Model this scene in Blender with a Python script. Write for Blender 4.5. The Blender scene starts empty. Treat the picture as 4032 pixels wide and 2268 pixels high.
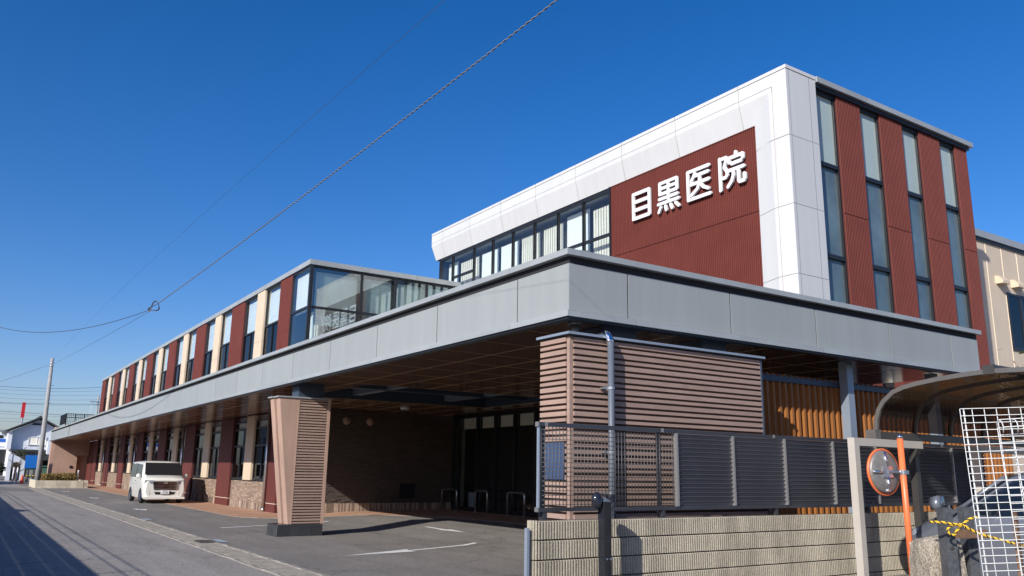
import bpy, bmesh, math, random
from mathutils import Vector, Matrix
random.seed(7)
S = bpy.context.scene
COL = S.collection
R = math.radians

# ------------------------------------------------------------------ camera
CAMR = [[0.8335023, -0.5522981, 0.0155161], [0.1338248, 0.1745564, -0.9755106], [0.5360642, 0.8151668, 0.2194044]]
cam = bpy.data.cameras.new('camera')
cam.sensor_width = 36.0
cam.lens = 36.0 * 3222.03 / 4032.0
cam.clip_start = 0.05
cam.clip_end = 3000
camo = bpy.data.objects.new('camera', cam)
COL.objects.link(camo)
r0, r1, r2 = [Vector(v) for v in CAMR]
mw = Matrix((r0, -r1, -r2)).transposed().to_4x4()
mw.translation = Vector((0, 0, 1.5))
camo.matrix_world = mw
S.camera = camo
# ------------------------------------------------------------------ light
SUN_EL, SUN_AZ = R(28.6), R(24.4)          # travels towards +X, +Y
w = bpy.data.worlds.new('World')
S.world = w
w.use_nodes = True
nt = w.node_tree
bg = nt.nodes['Background']
sky = nt.nodes.new('ShaderNodeTexSky')
sky.sky_type = 'NISHITA'
sky.sun_disc = False
sky.sun_elevation = SUN_EL
sky.sun_rotation = math.atan2(-math.cos(SUN_AZ), -math.sin(SUN_AZ))
sky.altitude = 100
sky.air_density = 1.0
sky.dust_density = 1.0
sky.ozone_density = 3.0
hsv = nt.nodes.new('ShaderNodeHueSaturation')
hsv.inputs['Saturation'].default_value = 1.38
nt.links.new(sky.outputs[0], hsv.inputs['Color'])
tint = nt.nodes.new('ShaderNodeMix'); tint.data_type = 'RGBA'; tint.blend_type = 'MULTIPLY'
tint.inputs[0].default_value = 1.0
tint.inputs[7].default_value = (1.03, 0.99, 1.24, 1)
nt.links.new(hsv.outputs[0], tint.inputs[6])
nt.links.new(tint.outputs[2], bg.inputs[0])
bg.inputs[1].default_value = 0.10
sl = bpy.data.lights.new('sun', 'SUN')
sl.energy = 5.0
sl.angle = R(0.53)
sl.color = (1.0, 0.955, 0.89)
so = bpy.data.objects.new('sun', sl)
COL.objects.link(so)
sd = Vector((math.cos(SUN_AZ) * math.cos(SUN_EL), math.sin(SUN_AZ) * math.cos(SUN_EL), -math.sin(SUN_EL)))
so.rotation_euler = sd.to_track_quat('-Z', 'Y').to_euler()
so.location = (-30, -20, 30)
vs = S.view_settings
vs.view_transform = 'Standard'
vs.look = 'None'
vs.exposure = 0.2
vs.gamma = 1.0
vs.use_curve_mapping = False

# ------------------------------------------------------------------ materials
MAT = {}
def mat(name, col, rough=0.6, metal=0.0, var=0.0, scale=3.0, bump=0.0, bscale=40.0, rnd=0.0, spec=0.5, coat=0.0, stretch=(1, 1, 1), col2=None, fine=0.0, fscale=150.0):
    m = bpy.data.materials.new(name)
    m.use_nodes = True
    n = m.node_tree
    b = n.nodes['Principled BSDF']
    b.inputs['Roughness'].default_value = rough
    b.inputs['Metallic'].default_value = metal
    b.inputs['Specular IOR Level'].default_value = spec
    b.inputs['Coat Weight'].default_value = coat
    b.inputs['Base Color'].default_value = (*col, 1)
    L = n.links.new
    g = n.nodes.new('ShaderNodeNewGeometry')
    vm = n.nodes.new('ShaderNodeVectorMath'); vm.operation = 'MULTIPLY'
    vm.inputs[1].default_value = stretch
    L(g.outputs['Position'], vm.inputs[0])
    cur = None
    if var > 0 or col2:
        t = n.nodes.new('ShaderNodeTexNoise')
        t.inputs['Scale'].default_value = scale
        t.inputs['Detail'].default_value = 6
        t.inputs['Roughness'].default_value = 0.65
        L(vm.outputs[0], t.inputs['Vector'])
        mx = n.nodes.new('ShaderNodeMix'); mx.data_type = 'RGBA'
        a = [max(0, c * (1 - var)) for c in col]
        c2 = col2 if col2 else [min(1, c * (1 + var)) for c in col]
        mx.inputs[6].default_value = (*(a if not col2 else col), 1)
        mx.inputs[7].default_value = (*c2, 1)
        mr = n.nodes.new('ShaderNodeMapRange')
        mr.inputs[1].default_value = 0.32; mr.inputs[2].default_value = 0.68
        L(t.outputs[0], mr.inputs[0]); L(mr.outputs[0], mx.inputs[0])
        cur = mx.outputs[2]
    if fine > 0:
        t2 = n.nodes.new('ShaderNodeTexNoise')
        t2.inputs['Scale'].default_value = fscale
        t2.inputs['Detail'].default_value = 2
        L(g.outputs['Position'], t2.inputs['Vector'])
        mr2 = n.nodes.new('ShaderNodeMapRange')
        mr2.inputs[1].default_value = 0.3; mr2.inputs[2].default_value = 0.7
        mr2.inputs[3].default_value = 1 - fine; mr2.inputs[4].default_value = 1 + fine
        L(t2.outputs[0], mr2.inputs[0])
        mm = n.nodes.new('ShaderNodeMix'); mm.data_type = 'RGBA'; mm.blend_type = 'MULTIPLY'
        mm.inputs[0].default_value = 1
        if cur: L(cur, mm.inputs[6])
        else: mm.inputs[6].default_value = (*col, 1)
        L(mr2.outputs[0], mm.inputs[7])
        cur = mm.outputs[2]
    if rnd > 0:
        oi = n.nodes.new('ShaderNodeObjectInfo')
        mr3 = n.nodes.new('ShaderNodeMapRange')
        mr3.inputs[3].default_value = 1 - rnd; mr3.inputs[4].default_value = 1 + rnd
        L(oi.outputs['Random'], mr3.inputs[0])
        m3 = n.nodes.new('ShaderNodeMix'); m3.data_type = 'RGBA'; m3.blend_type = 'MULTIPLY'
        m3.inputs[0].default_value = 1
        if cur: L(cur, m3.inputs[6])
        else: m3.inputs[6].default_value = (*col, 1)
        L(mr3.outputs[0], m3.inputs[7])
        cur = m3.outputs[2]
    if cur: L(cur, b.inputs['Base Color'])
    if bump > 0:
        t3 = n.nodes.new('ShaderNodeTexNoise')
        t3.inputs['Scale'].default_value = bscale
        t3.inputs['Detail'].default_value = 4
        L(vm.outputs[0], t3.inputs['Vector'])
        bp = n.nodes.new('ShaderNodeBump')
        bp.inputs['Strength'].default_value = bump
        bp.inputs['Distance'].default_value = 0.01
        L(t3.outputs[0], bp.inputs['Height'])
        L(bp.outputs[0], b.inputs['Normal'])
    MAT[name] = m
    return m

def glass(name, tint, refl=1.0, rough=0.0, ior=1.5):
    m = bpy.data.materials.new(name)
    m.use_nodes = True
    n = m.node_tree
    for x in list(n.nodes): n.nodes.remove(x)
    o = n.nodes.new('ShaderNodeOutputMaterial')
    t = n.nodes.new('ShaderNodeBsdfTransparent'); t.inputs[0].default_value = (*tint, 1)
    g = n.nodes.new('ShaderNodeBsdfGlossy'); g.inputs['Roughness'].default_value = rough
    g.inputs[0].default_value = (0.95, 0.98, 1, 1)
    f = n.nodes.new('ShaderNodeLayerWeight'); f.inputs[0].default_value = 0.5
    pw = n.nodes.new('ShaderNodeMath'); pw.operation = 'POWER'; pw.inputs[1].default_value = 5
    k = n.nodes.new('ShaderNodeMath'); k.operation = 'MULTIPLY_ADD'; k.use_clamp = True
    k.inputs[1].default_value = 0.95 * refl; k.inputs[2].default_value = 0.045 * refl
    mx = n.nodes.new('ShaderNodeMixShader')
    L = n.links.new
    L(f.outputs['Facing'], pw.inputs[0]); L(pw.outputs[0], k.inputs[0]); L(k.outputs[0], mx.inputs[0])
    L(t.outputs[0], mx.inputs[1]); L(g.outputs[0], mx.inputs[2]); L(mx.outputs[0], o.inputs[0])
    MAT[name] = m
    return m

def brickmat(name, c1, c2, mortar, bw, bh, axis):
    m = mat(name, c1, rough=0.8)
    n = m.node_tree; L = n.links.new
    b = n.nodes['Principled BSDF']
    g = n.nodes.new('ShaderNodeNewGeometry')
    sp = n.nodes.new('ShaderNodeSeparateXYZ'); cb = n.nodes.new('ShaderNodeCombineXYZ')
    L(g.outputs['Position'], sp.inputs[0])
    L(sp.outputs['X' if axis == 'x' else 'Y'], cb.inputs[0])
    L(sp.outputs['Z'] if axis != 'g' else sp.outputs['X'], cb.inputs[1])
    t = n.nodes.new('ShaderNodeTexBrick')
    t.inputs['Color1'].default_value = (*c1, 1); t.inputs['Color2'].default_value = (*c2, 1)
    t.inputs['Mortar'].default_value = (*mortar, 1)
    t.inputs['Scale'].default_value = 1
    t.inputs['Brick Width'].default_value = bw; t.inputs['Row Height'].default_value = bh
    t.inputs['Mortar Size'].default_value = bh * 0.09
    L(cb.outputs[0], t.inputs['Vector']); 
    nz = n.nodes.new('ShaderNodeTexNoise'); nz.inputs['Scale'].default_value = 1.3; nz.inputs['Detail'].default_value = 5
    L(g.outputs['Position'], nz.inputs['Vector'])
    mr = n.nodes.new('ShaderNodeMapRange'); mr.inputs[1].default_value = .3; mr.inputs[2].default_value = .7
    mr.inputs[3].default_value = .82; mr.inputs[4].default_value = 1.15
    L(nz.outputs[0], mr.inputs[0])
    mm = n.nodes.new('ShaderNodeMix'); mm.data_type = 'RGBA'; mm.blend_type = 'MULTIPLY'; mm.inputs[0].default_value = 1
    L(t.outputs['Color'], mm.inputs[6]); L(mr.outputs[0], mm.inputs[7]); L(mm.outputs[2], b.inputs['Base Color'])
    bp = n.nodes.new('ShaderNodeBump'); bp.inputs['Strength'].default_value = 0.5; bp.inputs['Distance'].default_value = 0.006
    bp.invert = True
    L(t.outputs['Fac'], bp.inputs['Height']); L(bp.outputs[0], b.inputs['Normal'])
    return m

def asphalt(name, base, warm):
    m = mat(name, base, rough=0.92)
    n = m.node_tree; L = n.links.new
    b = n.nodes['Principled BSDF']; b.inputs['Specular IOR Level'].default_value = 0.25
    g = n.nodes.new('ShaderNodeNewGeometry')
    def noise(sc, det, st=None):
        t = n.nodes.new('ShaderNodeTexNoise'); t.inputs['Scale'].default_value = sc; t.inputs['Detail'].default_value = det
        t.inputs['Roughness'].default_value = .7
        if st:
            v = n.nodes.new('ShaderNodeVectorMath'); v.operation = 'MULTIPLY'; v.inputs[1].default_value = st
            L(g.outputs['Position'], v.inputs[0]); L(v.outputs[0], t.inputs['Vector'])
        else: L(g.outputs['Position'], t.inputs['Vector'])
        return t.outputs[0]
    def rng(s, a, c, lo, hi):
        r = n.nodes.new('ShaderNodeMapRange'); r.inputs[1].default_value = a; r.inputs[2].default_value = c
        r.inputs[3].default_value = lo; r.inputs[4].default_value = hi; L(s, r.inputs[0]); return r.outputs[0]
    big = rng(noise(0.35, 5), .3, .7, 0, 1)
    streak = rng(noise(1.0, 4, (2.2, 0.18, 1)), .3, .7, .86, 1.12)
    sp = n.nodes.new('ShaderNodeTexVoronoi'); sp.inputs['Scale'].default_value = 95
    L(g.outputs['Position'], sp.inputs['Vector'])
    bw = n.nodes.new('ShaderNodeRGBToBW'); L(sp.outputs['Color'], bw.inputs[0])
    spk = rng(bw.outputs[0], .15, .85, .62, 1.45)
    med = rng(noise(18, 4), .3, .7, .88, 1.12)
    mx = n.nodes.new('ShaderNodeMix'); mx.data_type = 'RGBA'
    mx.inputs[6].default_value = (*base, 1); mx.inputs[7].default_value = (*warm, 1); L(big, mx.inputs[0])
    cur = mx.outputs[2]
    for s in (streak, spk, med):
        q = n.nodes.new('ShaderNodeMix'); q.data_type = 'RGBA'; q.blend_type = 'MULTIPLY'; q.inputs[0].default_value = 1
        L(cur, q.inputs[6]); L(s, q.inputs[7]); cur = q.outputs[2]
    # thin meandering cracks and dark stains
    dn = n.nodes.new('ShaderNodeTexNoise'); dn.inputs['Scale'].default_value = 1.6; dn.inputs['Detail'].default_value = 6
    L(g.outputs['Position'], dn.inputs['Vector'])
    ad = n.nodes.new('ShaderNodeVectorMath'); ad.operation = 'ADD'
    L(g.outputs['Position'], ad.inputs[0]); L(dn.outputs['Color'], ad.inputs[1])
    vc = n.nodes.new('ShaderNodeTexVoronoi'); vc.feature = 'DISTANCE_TO_EDGE'; vc.inputs['Scale'].default_value = .22
    L(ad.outputs[0], vc.inputs['Vector'])
    cr = rng(vc.outputs['Distance'], .0, .006, .62, 1.0)
    st = rng(noise(.9, 6), .60, .74, 1.0, .74)
    pale = rng(noise(2.3, 6), .56, .72, 1.0, 1.16)
    for q_ in (cr, st, pale):
        q = n.nodes.new('ShaderNodeMix'); q.data_type = 'RGBA'; q.blend_type = 'MULTIPLY'; q.inputs[0].default_value = 1
        L(cur, q.inputs[6]); L(q_, q.inputs[7]); cur = q.outputs[2]
    L(cur, b.inputs['Base Color'])
    bp = n.nodes.new('ShaderNodeBump'); bp.inputs['Strength'].default_value = .5; bp.inputs['Distance'].default_value = .006
    L(sp.outputs['Distance'], bp.inputs['Height']); L(bp.outputs[0], b.inputs['Normal'])
    return m

asphalt('asphalt', (0.160, 0.148, 0.136), (0.205, 0.188, 0.170))
asphalt('asphalt_road', (0.232, 0.213, 0.195), (0.285, 0.26, 0.235))
mat('concrete', (0.30, 0.27, 0.22), .9, var=.3, scale=4, bump=.5, bscale=30, fine=.25, fscale=60)
mat('kerb', (0.26, 0.235, 0.20), .9, var=.35, scale=5, bump=.5, bscale=30, fine=.25, fscale=60)
mat('white_paint', (0.62, 0.62, 0.60), .8, var=.18, scale=9, fine=.2, fscale=60)
mat('plate_blue', (0.30, 0.36, 0.40), .5, var=.2, scale=8)
mat('iron', (0.08, 0.075, 0.07), .6, metal=.5, var=.3, scale=20)
brickmat('tile', (0.46, 0.27, 0.17), (0.40, 0.225, 0.14), (0.33, 0.20, 0.13), 0.2, 0.1, 'g')
mat('alu', (0.292, 0.316, 0.312), .48, metal=0, var=.05, scale=1.3, rnd=.03, stretch=(2.2, 2.2, .22))
mat('alu_cap', (0.335, 0.36, 0.362), .42, metal=.1, var=.08, scale=1.5, rnd=.05)
mat('alu_dark', (0.035, 0.04, 0.05), .45, metal=.3)
mat('navy', (0.055, 0.075, 0.105), .45, metal=.2, var=.1, scale=2)
mat('steel_blue', (0.26, 0.31, 0.37), .4, metal=.25, var=.06, scale=2)
mat('soffit', (0.15, 0.080, 0.050), .17, var=.12, scale=1.2, rnd=.06, spec=.6, stretch=(4, .6, 1))
mat('soffit_joint', (0.70, 0.48, 0.26), .5)
mat('red', (0.140, 0.037, 0.029), .65, spec=.15, var=.09, scale=1.5, rnd=.02)
mat('red_dark', (0.115, 0.032, 0.027), .6, spec=.25, var=.1, scale=1.5, rnd=.03)
mat('cream', (0.62, 0.50, 0.365), .6, var=.05, scale=2)
mat('white_panel', (0.57, 0.58, 0.575), .45, var=.035, scale=1.3, rnd=.02, stretch=(2.5, 2.5, .2))
mat('joint', (0.42, 0.36, 0.28), .8)
mat('joint_dark', (0.20, 0.16, 0.13), .8)
mat('white', (0.74, 0.75, 0.76), .4)
mat('frame_black', (0.022, 0.024, 0.028), .4, metal=.3)
mat('frame_grey', (0.06, 0.065, 0.07), .4, metal=.3)
mat('blind', (0.82, 0.86, 0.84), .8, var=.04, scale=2)
mat('blind_cream', (0.84, 0.81, 0.70), .85, var=.05, scale=2)
mat('curtain', (0.80, 0.82, 0.82), .85, var=.06, scale=6)
mat('room_dark', (0.02, 0.021, 0.024), .9)  # near-black base puts the interior shadow into the colour
mat('room_grey', (0.30, 0.29, 0.27), .9)
glass('pane', (.93, .955, .955), 1.1)
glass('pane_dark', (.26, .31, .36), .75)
glass('pane_end', (.84, .89, .87), 3.2)
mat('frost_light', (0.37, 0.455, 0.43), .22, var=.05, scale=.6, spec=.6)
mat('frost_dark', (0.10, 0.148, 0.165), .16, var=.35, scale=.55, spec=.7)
mat('slat', (0.325, 0.225, 0.178), .75, var=.12, scale=3, rnd=.07, stretch=(1, 1, 8), bump=.2, bscale=60)
mat('slat_back', (0.10, 0.060, 0.050), .8)
mat('stucco', (0.40, 0.265, 0.20), .85, var=.12, scale=2, bump=.3, bscale=120, stretch=(1, 1, .4))
mat('granite', (0.040, 0.043, 0.048), .25, var=.3, scale=60, rnd=.15)
mat('grout', (0.30, 0.30, 0.29), .9)
brickmat('brick_y', (0.27, 0.195, 0.145), (0.235, 0.17, 0.125), (0.17, 0.125, 0.095), .24, .052, 'y')
mat('brick_porch_shaded', (0.085, 0.062, 0.05), .8, var=.2, scale=8)  # accent bricks darkened in colour to deepen the porch shade
brickmat('brick_x_shaded', (0.085, 0.063, 0.052), (0.065, 0.05, 0.042), (0.04, 0.032, 0.03), .24, .044, 'x')  # darker copy of the plinth brick, porch shade put in its colour
mat('brick_light', (0.43, 0.335, 0.25), .8, var=.2, scale=8, rnd=.12)
mat('brick_dark', (0.17, 0.12, 0.09), .8, var=.2, scale=8, rnd=.2)
mat('timber', (0.31, 0.118, 0.028), .55, var=.15, scale=2, rnd=.08, stretch=(6, 6, .5))
mat('block', (0.355, 0.318, 0.243), .95, var=.28, scale=1.6, rnd=.06, bump=.5, bscale=50, stretch=(2, 2, .5), fine=.25, fscale=70)
mat('mortar', (0.085, 0.075, 0.06), .95)
mat('louvre_metal', (0.135, 0.14, 0.16), .30, metal=.3, var=.08, scale=3)
mat('fence_metal', (0.105, 0.107, 0.118), .36, metal=.75, var=.08, scale=3)
mat('fence_edge', (0.36, 0.35, 0.34), .35, metal=.6)
mat('fence_wire', (0.115, 0.11, 0.105), .5, metal=.5)
mat('chrome', (0.78, 0.79, 0.80), .08, metal=1.0)
mat('steel', (0.55, 0.56, 0.57), .3, metal=.9, var=.1, scale=20)
mat('shell_grey', (0.24, 0.23, 0.21), .5, metal=.4, var=.15, scale=12)
mat('board_blue', (0.045, 0.075, 0.15), .4)
mat('pvc_grey', (0.10, 0.118, 0.145), .5, var=.07, scale=4)
mat('black_post', (0.018, 0.02, 0.026), .12, spec=.6, var=.2, scale=8)
mat('orange', (0.78, 0.17, 0.055), .38, var=.05, scale=3)
mat('beige_metal', (0.44, 0.405, 0.355), .45, var=.06, scale=3)
mat('bronze', (0.085, 0.078, 0.072), .4, metal=.5, var=.1, scale=5)
mat('bronze_lit', (0.17, 0.16, 0.148), .4, metal=.5, var=.1, scale=5)  # paler bronze copy, sunlit edge of the end rib put into the colour
mat('mesh_white', (0.66, 0.67, 0.645), .4, var=.05, scale=10)
mat('rusty', (0.16, 0.09, 0.05), .8, var=.4, scale=30)
mat('rope_yellow', (0.80, 0.50, 0.03), .7, var=.12, scale=60)
mat('rope_black', (0.02, 0.02, 0.02), .8)
mat('post_black', (0.075, 0.078, 0.084), .45, var=.18, scale=6, fine=.25, fscale=40)
mat('stone', (0.22, 0.19, 0.15), .9, var=.6, scale=30, bump=1.0, bscale=40, col2=(0.38, 0.33, 0.25), fine=.5, fscale=90)
mat('car_grey', (0.15, 0.165, 0.195), .3, metal=.3, coat=.6)
mat('car_white', (0.76, 0.75, 0.69), .22, coat=.8)
mat('rubber', (0.02, 0.02, 0.02), .8)
mat('car_black', (0.018, 0.019, 0.022), .04, spec=.8)
mat('grille', (0.10, 0.07, 0.055), .15, metal=.6)
glass('car_glass', (.28, .31, .30), 1.2)
mat('lamp_glass', (0.30, 0.32, 0.36), .05, metal=.3, coat=1)
mat('plate', (0.80, 0.80, 0.78), .5)
mat('plate_ink', (0.02, 0.06, 0.04), .6)
mat('pole_concrete', (0.29, 0.29, 0.285), .85, var=.12, scale=6, fine=.12, fscale=60)
mat('cable', (0.05, 0.05, 0.055), .6)
mat('cable_twist', (0.26, 0.25, 0.24), .5)
mat('hedge', (0.135, 0.095, 0.028), .8, var=.5, scale=14, col2=(0.25, 0.17, 0.05))
mat('leaf', (0.055, 0.085, 0.025), .6, var=.4, scale=9)
mat('pine', (0.045, 0.06, 0.022), .8, var=.4, scale=6)
mat('bark', (0.13, 0.095, 0.07), .9, var=.3, scale=20)
mat('soil', (0.08, 0.06, 0.045), .95)
mat('planter', (0.52, 0.46, 0.35), .9, var=.2, scale=3, rnd=.08, stretch=(1, 1, .5), fine=.15, fscale=50)
mat('tarp', (0.012, 0.16, 0.56), .35, var=.12, scale=5, bump=1.0, bscale=4)
mat('cone', (0.75, 0.08, 0.035), .5)
mat('red_sign', (0.55, 0.02, 0.03), .4)
mat('house_white', (0.66, 0.70, 0.74), .8, var=.05, scale=1)
mat('roof_tile', (0.05, 0.052, 0.056), .5, var=.2, scale=4)
mat('house_grey', (0.30, 0.30, 0.29), .8)  # plain mid grey for lattice bars and cage panel
mat('green_metal', (0.07, 0.16, 0.10), .5)
mat('beige_wall', (0.60, 0.50, 0.38), .8, var=.05, scale=1.2)
mat('beige_joint', (0.72, 0.62, 0.48), .8)
mat('blue_shop', (0.02, 0.12, 0.5), .5)
mat('dirt', (0.25, 0.21, 0.16), .95, var=.3, scale=1)
def polymat():
    m = bpy.data.materials.new('polycarbonate'); m.use_nodes = True
    n = m.node_tree
    for x in list(n.nodes): n.nodes.remove(x)
    o = n.nodes.new('ShaderNodeOutputMaterial')
    t = n.nodes.new('ShaderNodeBsdfTransparent'); t.inputs[0].default_value = (.11, .088, .085, 1)
    tr = n.nodes.new('ShaderNodeBsdfTranslucent'); tr.inputs[0].default_value = (.15, .085, .035, 1)
    g = n.nodes.new('ShaderNodeBsdfGlossy'); g.inputs['Roughness'].default_value = .08
    f = n.nodes.new('ShaderNodeMath'); f.operation = 'ADD'; f.inputs[0].default_value = .03; f.inputs[1].default_value = .02
    a = n.nodes.new('ShaderNodeMixShader'); a.inputs[0].default_value = .28
    b = n.nodes.new('ShaderNodeMixShader')
    L = n.links.new
    L(t.outputs[0], a.inputs[1]); L(tr.outputs[0], a.inputs[2]); L(f.outputs[0], b.inputs[0])
    L(a.outputs[0], b.inputs[1]); L(g.outputs[0], b.inputs[2]); L(b.outputs[0], o.inputs[0])
    MAT['polycarbonate'] = m
polymat()

# ------------------------------------------------------------------ helpers
W = {}
def wl(p): return W[p] if p is not None else Vector((0, 0, 0))
def tag(o, label=None, cat=None, group=None, kind=None):
    if label: o['label'] = label
    if cat: o['category'] = cat
    if group: o['group'] = group
    if kind: o['kind'] = kind
    return o
def thing(name, loc, label, cat, group=None, rot=None, local=False):
    o = bpy.data.objects.new(name, None)
    o.empty_display_size = .2
    COL.objects.link(o)
    o.location = loc
    if rot: o.rotation_euler = rot
    W[o] = Vector((0, 0, 0)) if local else Vector(loc)
    return tag(o, label, cat, group)
CUBE = {}
def cube_mesh(sx, sy, sz, m, bev=0):
    k = (round(sx, 4), round(sy, 4), round(sz, 4), m, bev)
    if k in CUBE: return CUBE[k]
    me = bpy.data.meshes.new('box')
    bm = bmesh.new()
    bmesh.ops.create_cube(bm, size=1)
    for v in bm.verts: v.co = Vector((v.co.x * sx, v.co.y * sy, v.co.z * sz))
    if bev: bmesh.ops.bevel(bm, geom=list(bm.edges), offset=bev, segments=1, affect='EDGES')
    bm.to_mesh(me); bm.free()
    me.materials.append(MAT[m])
    CUBE[k] = me
    return me
def put(name, me, parent, loc, rot=None):
    o = bpy.data.objects.new(name, me)
    COL.objects.link(o)
    o.parent = parent
    o.location = Vector(loc) - wl(parent)
    if rot: o.rotation_euler = rot
    W[o] = Vector(loc)
    return o
def box(name, parent, x0, x1, y0, y1, z0, z1, m, bev=0):
    me = cube_mesh(abs(x1 - x0), abs(y1 - y0), abs(z1 - z0), m, bev)
    return put(name, me, parent, ((x0 + x1) / 2, (y0 + y1) / 2, (z0 + z1) / 2))
class MB:
    def __init__(s): s.v = []; s.f = []
    def quad(s, *p):
        i = len(s.v); s.v += [tuple(q) for q in p]; s.f.append(tuple(range(i, i + len(p)))); return s
    def box(s, x0, x1, y0, y1, z0, z1):
        i = len(s.v)
        s.v += [(x, y, z) for z in (z0, z1) for y in (y0, y1) for x in (x0, x1)]
        for f in ((0, 2, 3, 1), (4, 5, 7, 6), (0, 1, 5, 4), (2, 6, 7, 3), (0, 4, 6, 2), (1, 3, 7, 5)):
            s.f.append(tuple(i + k for k in f))
        return s
    def prism(s, poly, a, b, fn):          # poly of (u,v); fn(u,v,t) -> point
        n = len(poly); i = len(s.v)
        s.v += [tuple(fn(u, v, a)) for u, v in poly] + [tuple(fn(u, v, b)) for u, v in poly]
        s.f.append(tuple(range(i + n - 1, i - 1, -1))); s.f.append(tuple(range(i + n, i + 2 * n)))
        for k in range(n):
            l = (k + 1) % n
            s.f.append((i + k, i + l, i + n + l, i + n + k))
        return s
    def tube(s, pts, r, n=8, caps=True):
        pts = [Vector(p) for p in pts]
        rs = r if isinstance(r, (list, tuple)) else [r] * len(pts)
        i0 = len(s.v); prev = None
        for k, p in enumerate(pts):
            d = (pts[min(k + 1, len(pts) - 1)] - pts[max(k - 1, 0)]).normalized()
            if prev is None:
                a = d.cross(Vector((0, 0, 1)))
                if a.length < .05: a = d.cross(Vector((1, 0, 0)))
                a.normalize()
            else:
                a = (prev - d * prev.dot(d)).normalized()
            prev = a; b = d.cross(a)
            for j in range(n):
                t = 2 * math.pi * j / n
                s.v.append(tuple(p + (a * math.cos(t) + b * math.sin(t)) * rs[k]))
        for k in range(len(pts) - 1):
            for j in range(n):
                l = (j + 1) % n
                s.f.append((i0 + k * n + j, i0 + k * n + l, i0 + (k + 1) * n + l, i0 + (k + 1) * n + j))
        if caps:
            s.f.append(tuple(i0 + j for j in range(n - 1, -1, -1)))
            e = i0 + (len(pts) - 1) * n
            s.f.append(tuple(e + j for j in range(n)))
        return s
    def lathe(s, prof, c, n=20, axis='z'):
        i0 = len(s.v)
        for r, h in prof:
            for j in range(n):
                t = 2 * math.pi * j / n; a, b = r * math.cos(t), r * math.sin(t)
                s.v.append({'z': (c[0] + a, c[1] + b, c[2] + h), 'y': (c[0] + a, c[1] + h, c[2] + b), 'x': (c[0] + h, c[1] + a, c[2] + b)}[axis])
        for k in range(len(prof) - 1):
            for j in range(n):
                l = (j + 1) % n
                s.f.append((i0 + k * n + j, i0 + k * n + l, i0 + (k + 1) * n + l, i0 + (k + 1) * n + j))
        s.f.append(tuple(i0 + j for j in range(n - 1, -1, -1)))
        e = i0 + (len(prof) - 1) * n
        s.f.append(tuple(e + j for j in range(n)))
        return s
    def grid(s, rows, closed=False):
        i0 = len(s.v); n = len(rows[0])
        for r in rows: s.v += [tuple(p) for p in r]
        for k in range(len(rows) - 1):
            for j in range(n if closed else n - 1):
                l = (j + 1) % n
                s.f.append((i0 + k * n + j, i0 + k * n + l, i0 + (k + 1) * n + l, i0 + (k + 1) * n + j))
        return s
    def mesh(s, name, m, smooth=False, off=Vector((0, 0, 0)), fix=True):
        me = bpy.data.meshes.new(name)
        me.from_pydata([tuple(Vector(p) - off) for p in s.v], [], s.f)
        if fix:
            bm = bmesh.new(); bm.from_mesh(me)
            bmesh.ops.recalc_face_normals(bm, faces=bm.faces); bm.to_mesh(me); bm.free()
        me.materials.append(MAT[m])
        if smooth:
            for p in me.polygons: p.use_smooth = True
        return me
    def build(s, name, parent, m, smooth=False, label=None, cat=None, kind=None, group=None, fix=True):
        off = wl(parent)
        if parent is None:
            xs = [p[0] for p in s.v]; ys = [p[1] for p in s.v]; zs = [p[2] for p in s.v]
            off = Vector(((min(xs) + max(xs)) / 2, (min(ys) + max(ys)) / 2, min(zs)))
        o = bpy.data.objects.new(name, s.mesh(name, m, smooth, off, fix))
        COL.objects.link(o)
        o.parent = parent
        if parent is None: o.location = off
        W[o] = Vector(off)
        if smooth == 'auto':
            pass
        return tag(o, label, cat, group, kind)

ZP = [(-400, .12), (-3, .12), (0, .10), (4.05, 0), (4.65, 0), (9.0, 0), (11, .13), (14.5, .15), (400, .15)]
def zg(x):
    for (a, za), (b, zb) in zip(ZP, ZP[1:]):
        if x <= b: return za + (zb - za) * (x - a) / (b - a)
    return ZP[-1][1]
def sheet(name, poly, dz, m, kind='structure', parent=None):
    """ground-following polygon sheet, cut where the cross profile bends"""
    bm = bmesh.new()
    bm.faces.new([bm.verts.new((x, y, 0)) for x, y in poly])
    for bx, _ in ZP[1:-1]:
        bmesh.ops.bisect_plane(bm, geom=list(bm.verts) + list(bm.edges) + list(bm.faces), plane_co=(bx, 0, 0), plane_no=(1, 0, 0))
    for v in bm.verts: v.co.z = zg(v.co.x) + dz
    bmesh.ops.recalc_face_normals(bm, faces=bm.faces)
    for f in bm.faces:
        if f.normal.z < 0: f.normal_flip()
    me = bpy.data.meshes.new(name); bm.to_mesh(me); bm.free()
    me.materials.append(MAT[m])
    o = bpy.data.objects.new(name, me); COL.objects.link(o); o.parent = parent
    W[o] = Vector((0, 0, 0))
    return tag(o, kind=kind)
def corrug(name, parent, axis, u0, u1, z0, z1, face, depth, pitch, m):
    """ribbed cladding sheet; axis 'y' = sheet in a plane of constant x facing -x, 'x' = facing -y"""
    n = max(1, int(round((u1 - u0) / pitch))); p = (u1 - u0) / n
    prof = []
    for k in range(n):
        a = u0 + k * p
        prof += [(a, depth), (a + p * .12, 0), (a + p * .62, 0), (a + p * .74, depth)]
    prof.append((u1, depth))
    rows = []
    for z in (z0, z1):
        rows.append([((face + d, u, z) if axis == 'y' else (u, face + d, z)) for u, d in prof])
    b = MB(); b.grid(rows)
    return b.build(name, parent, m)

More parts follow.
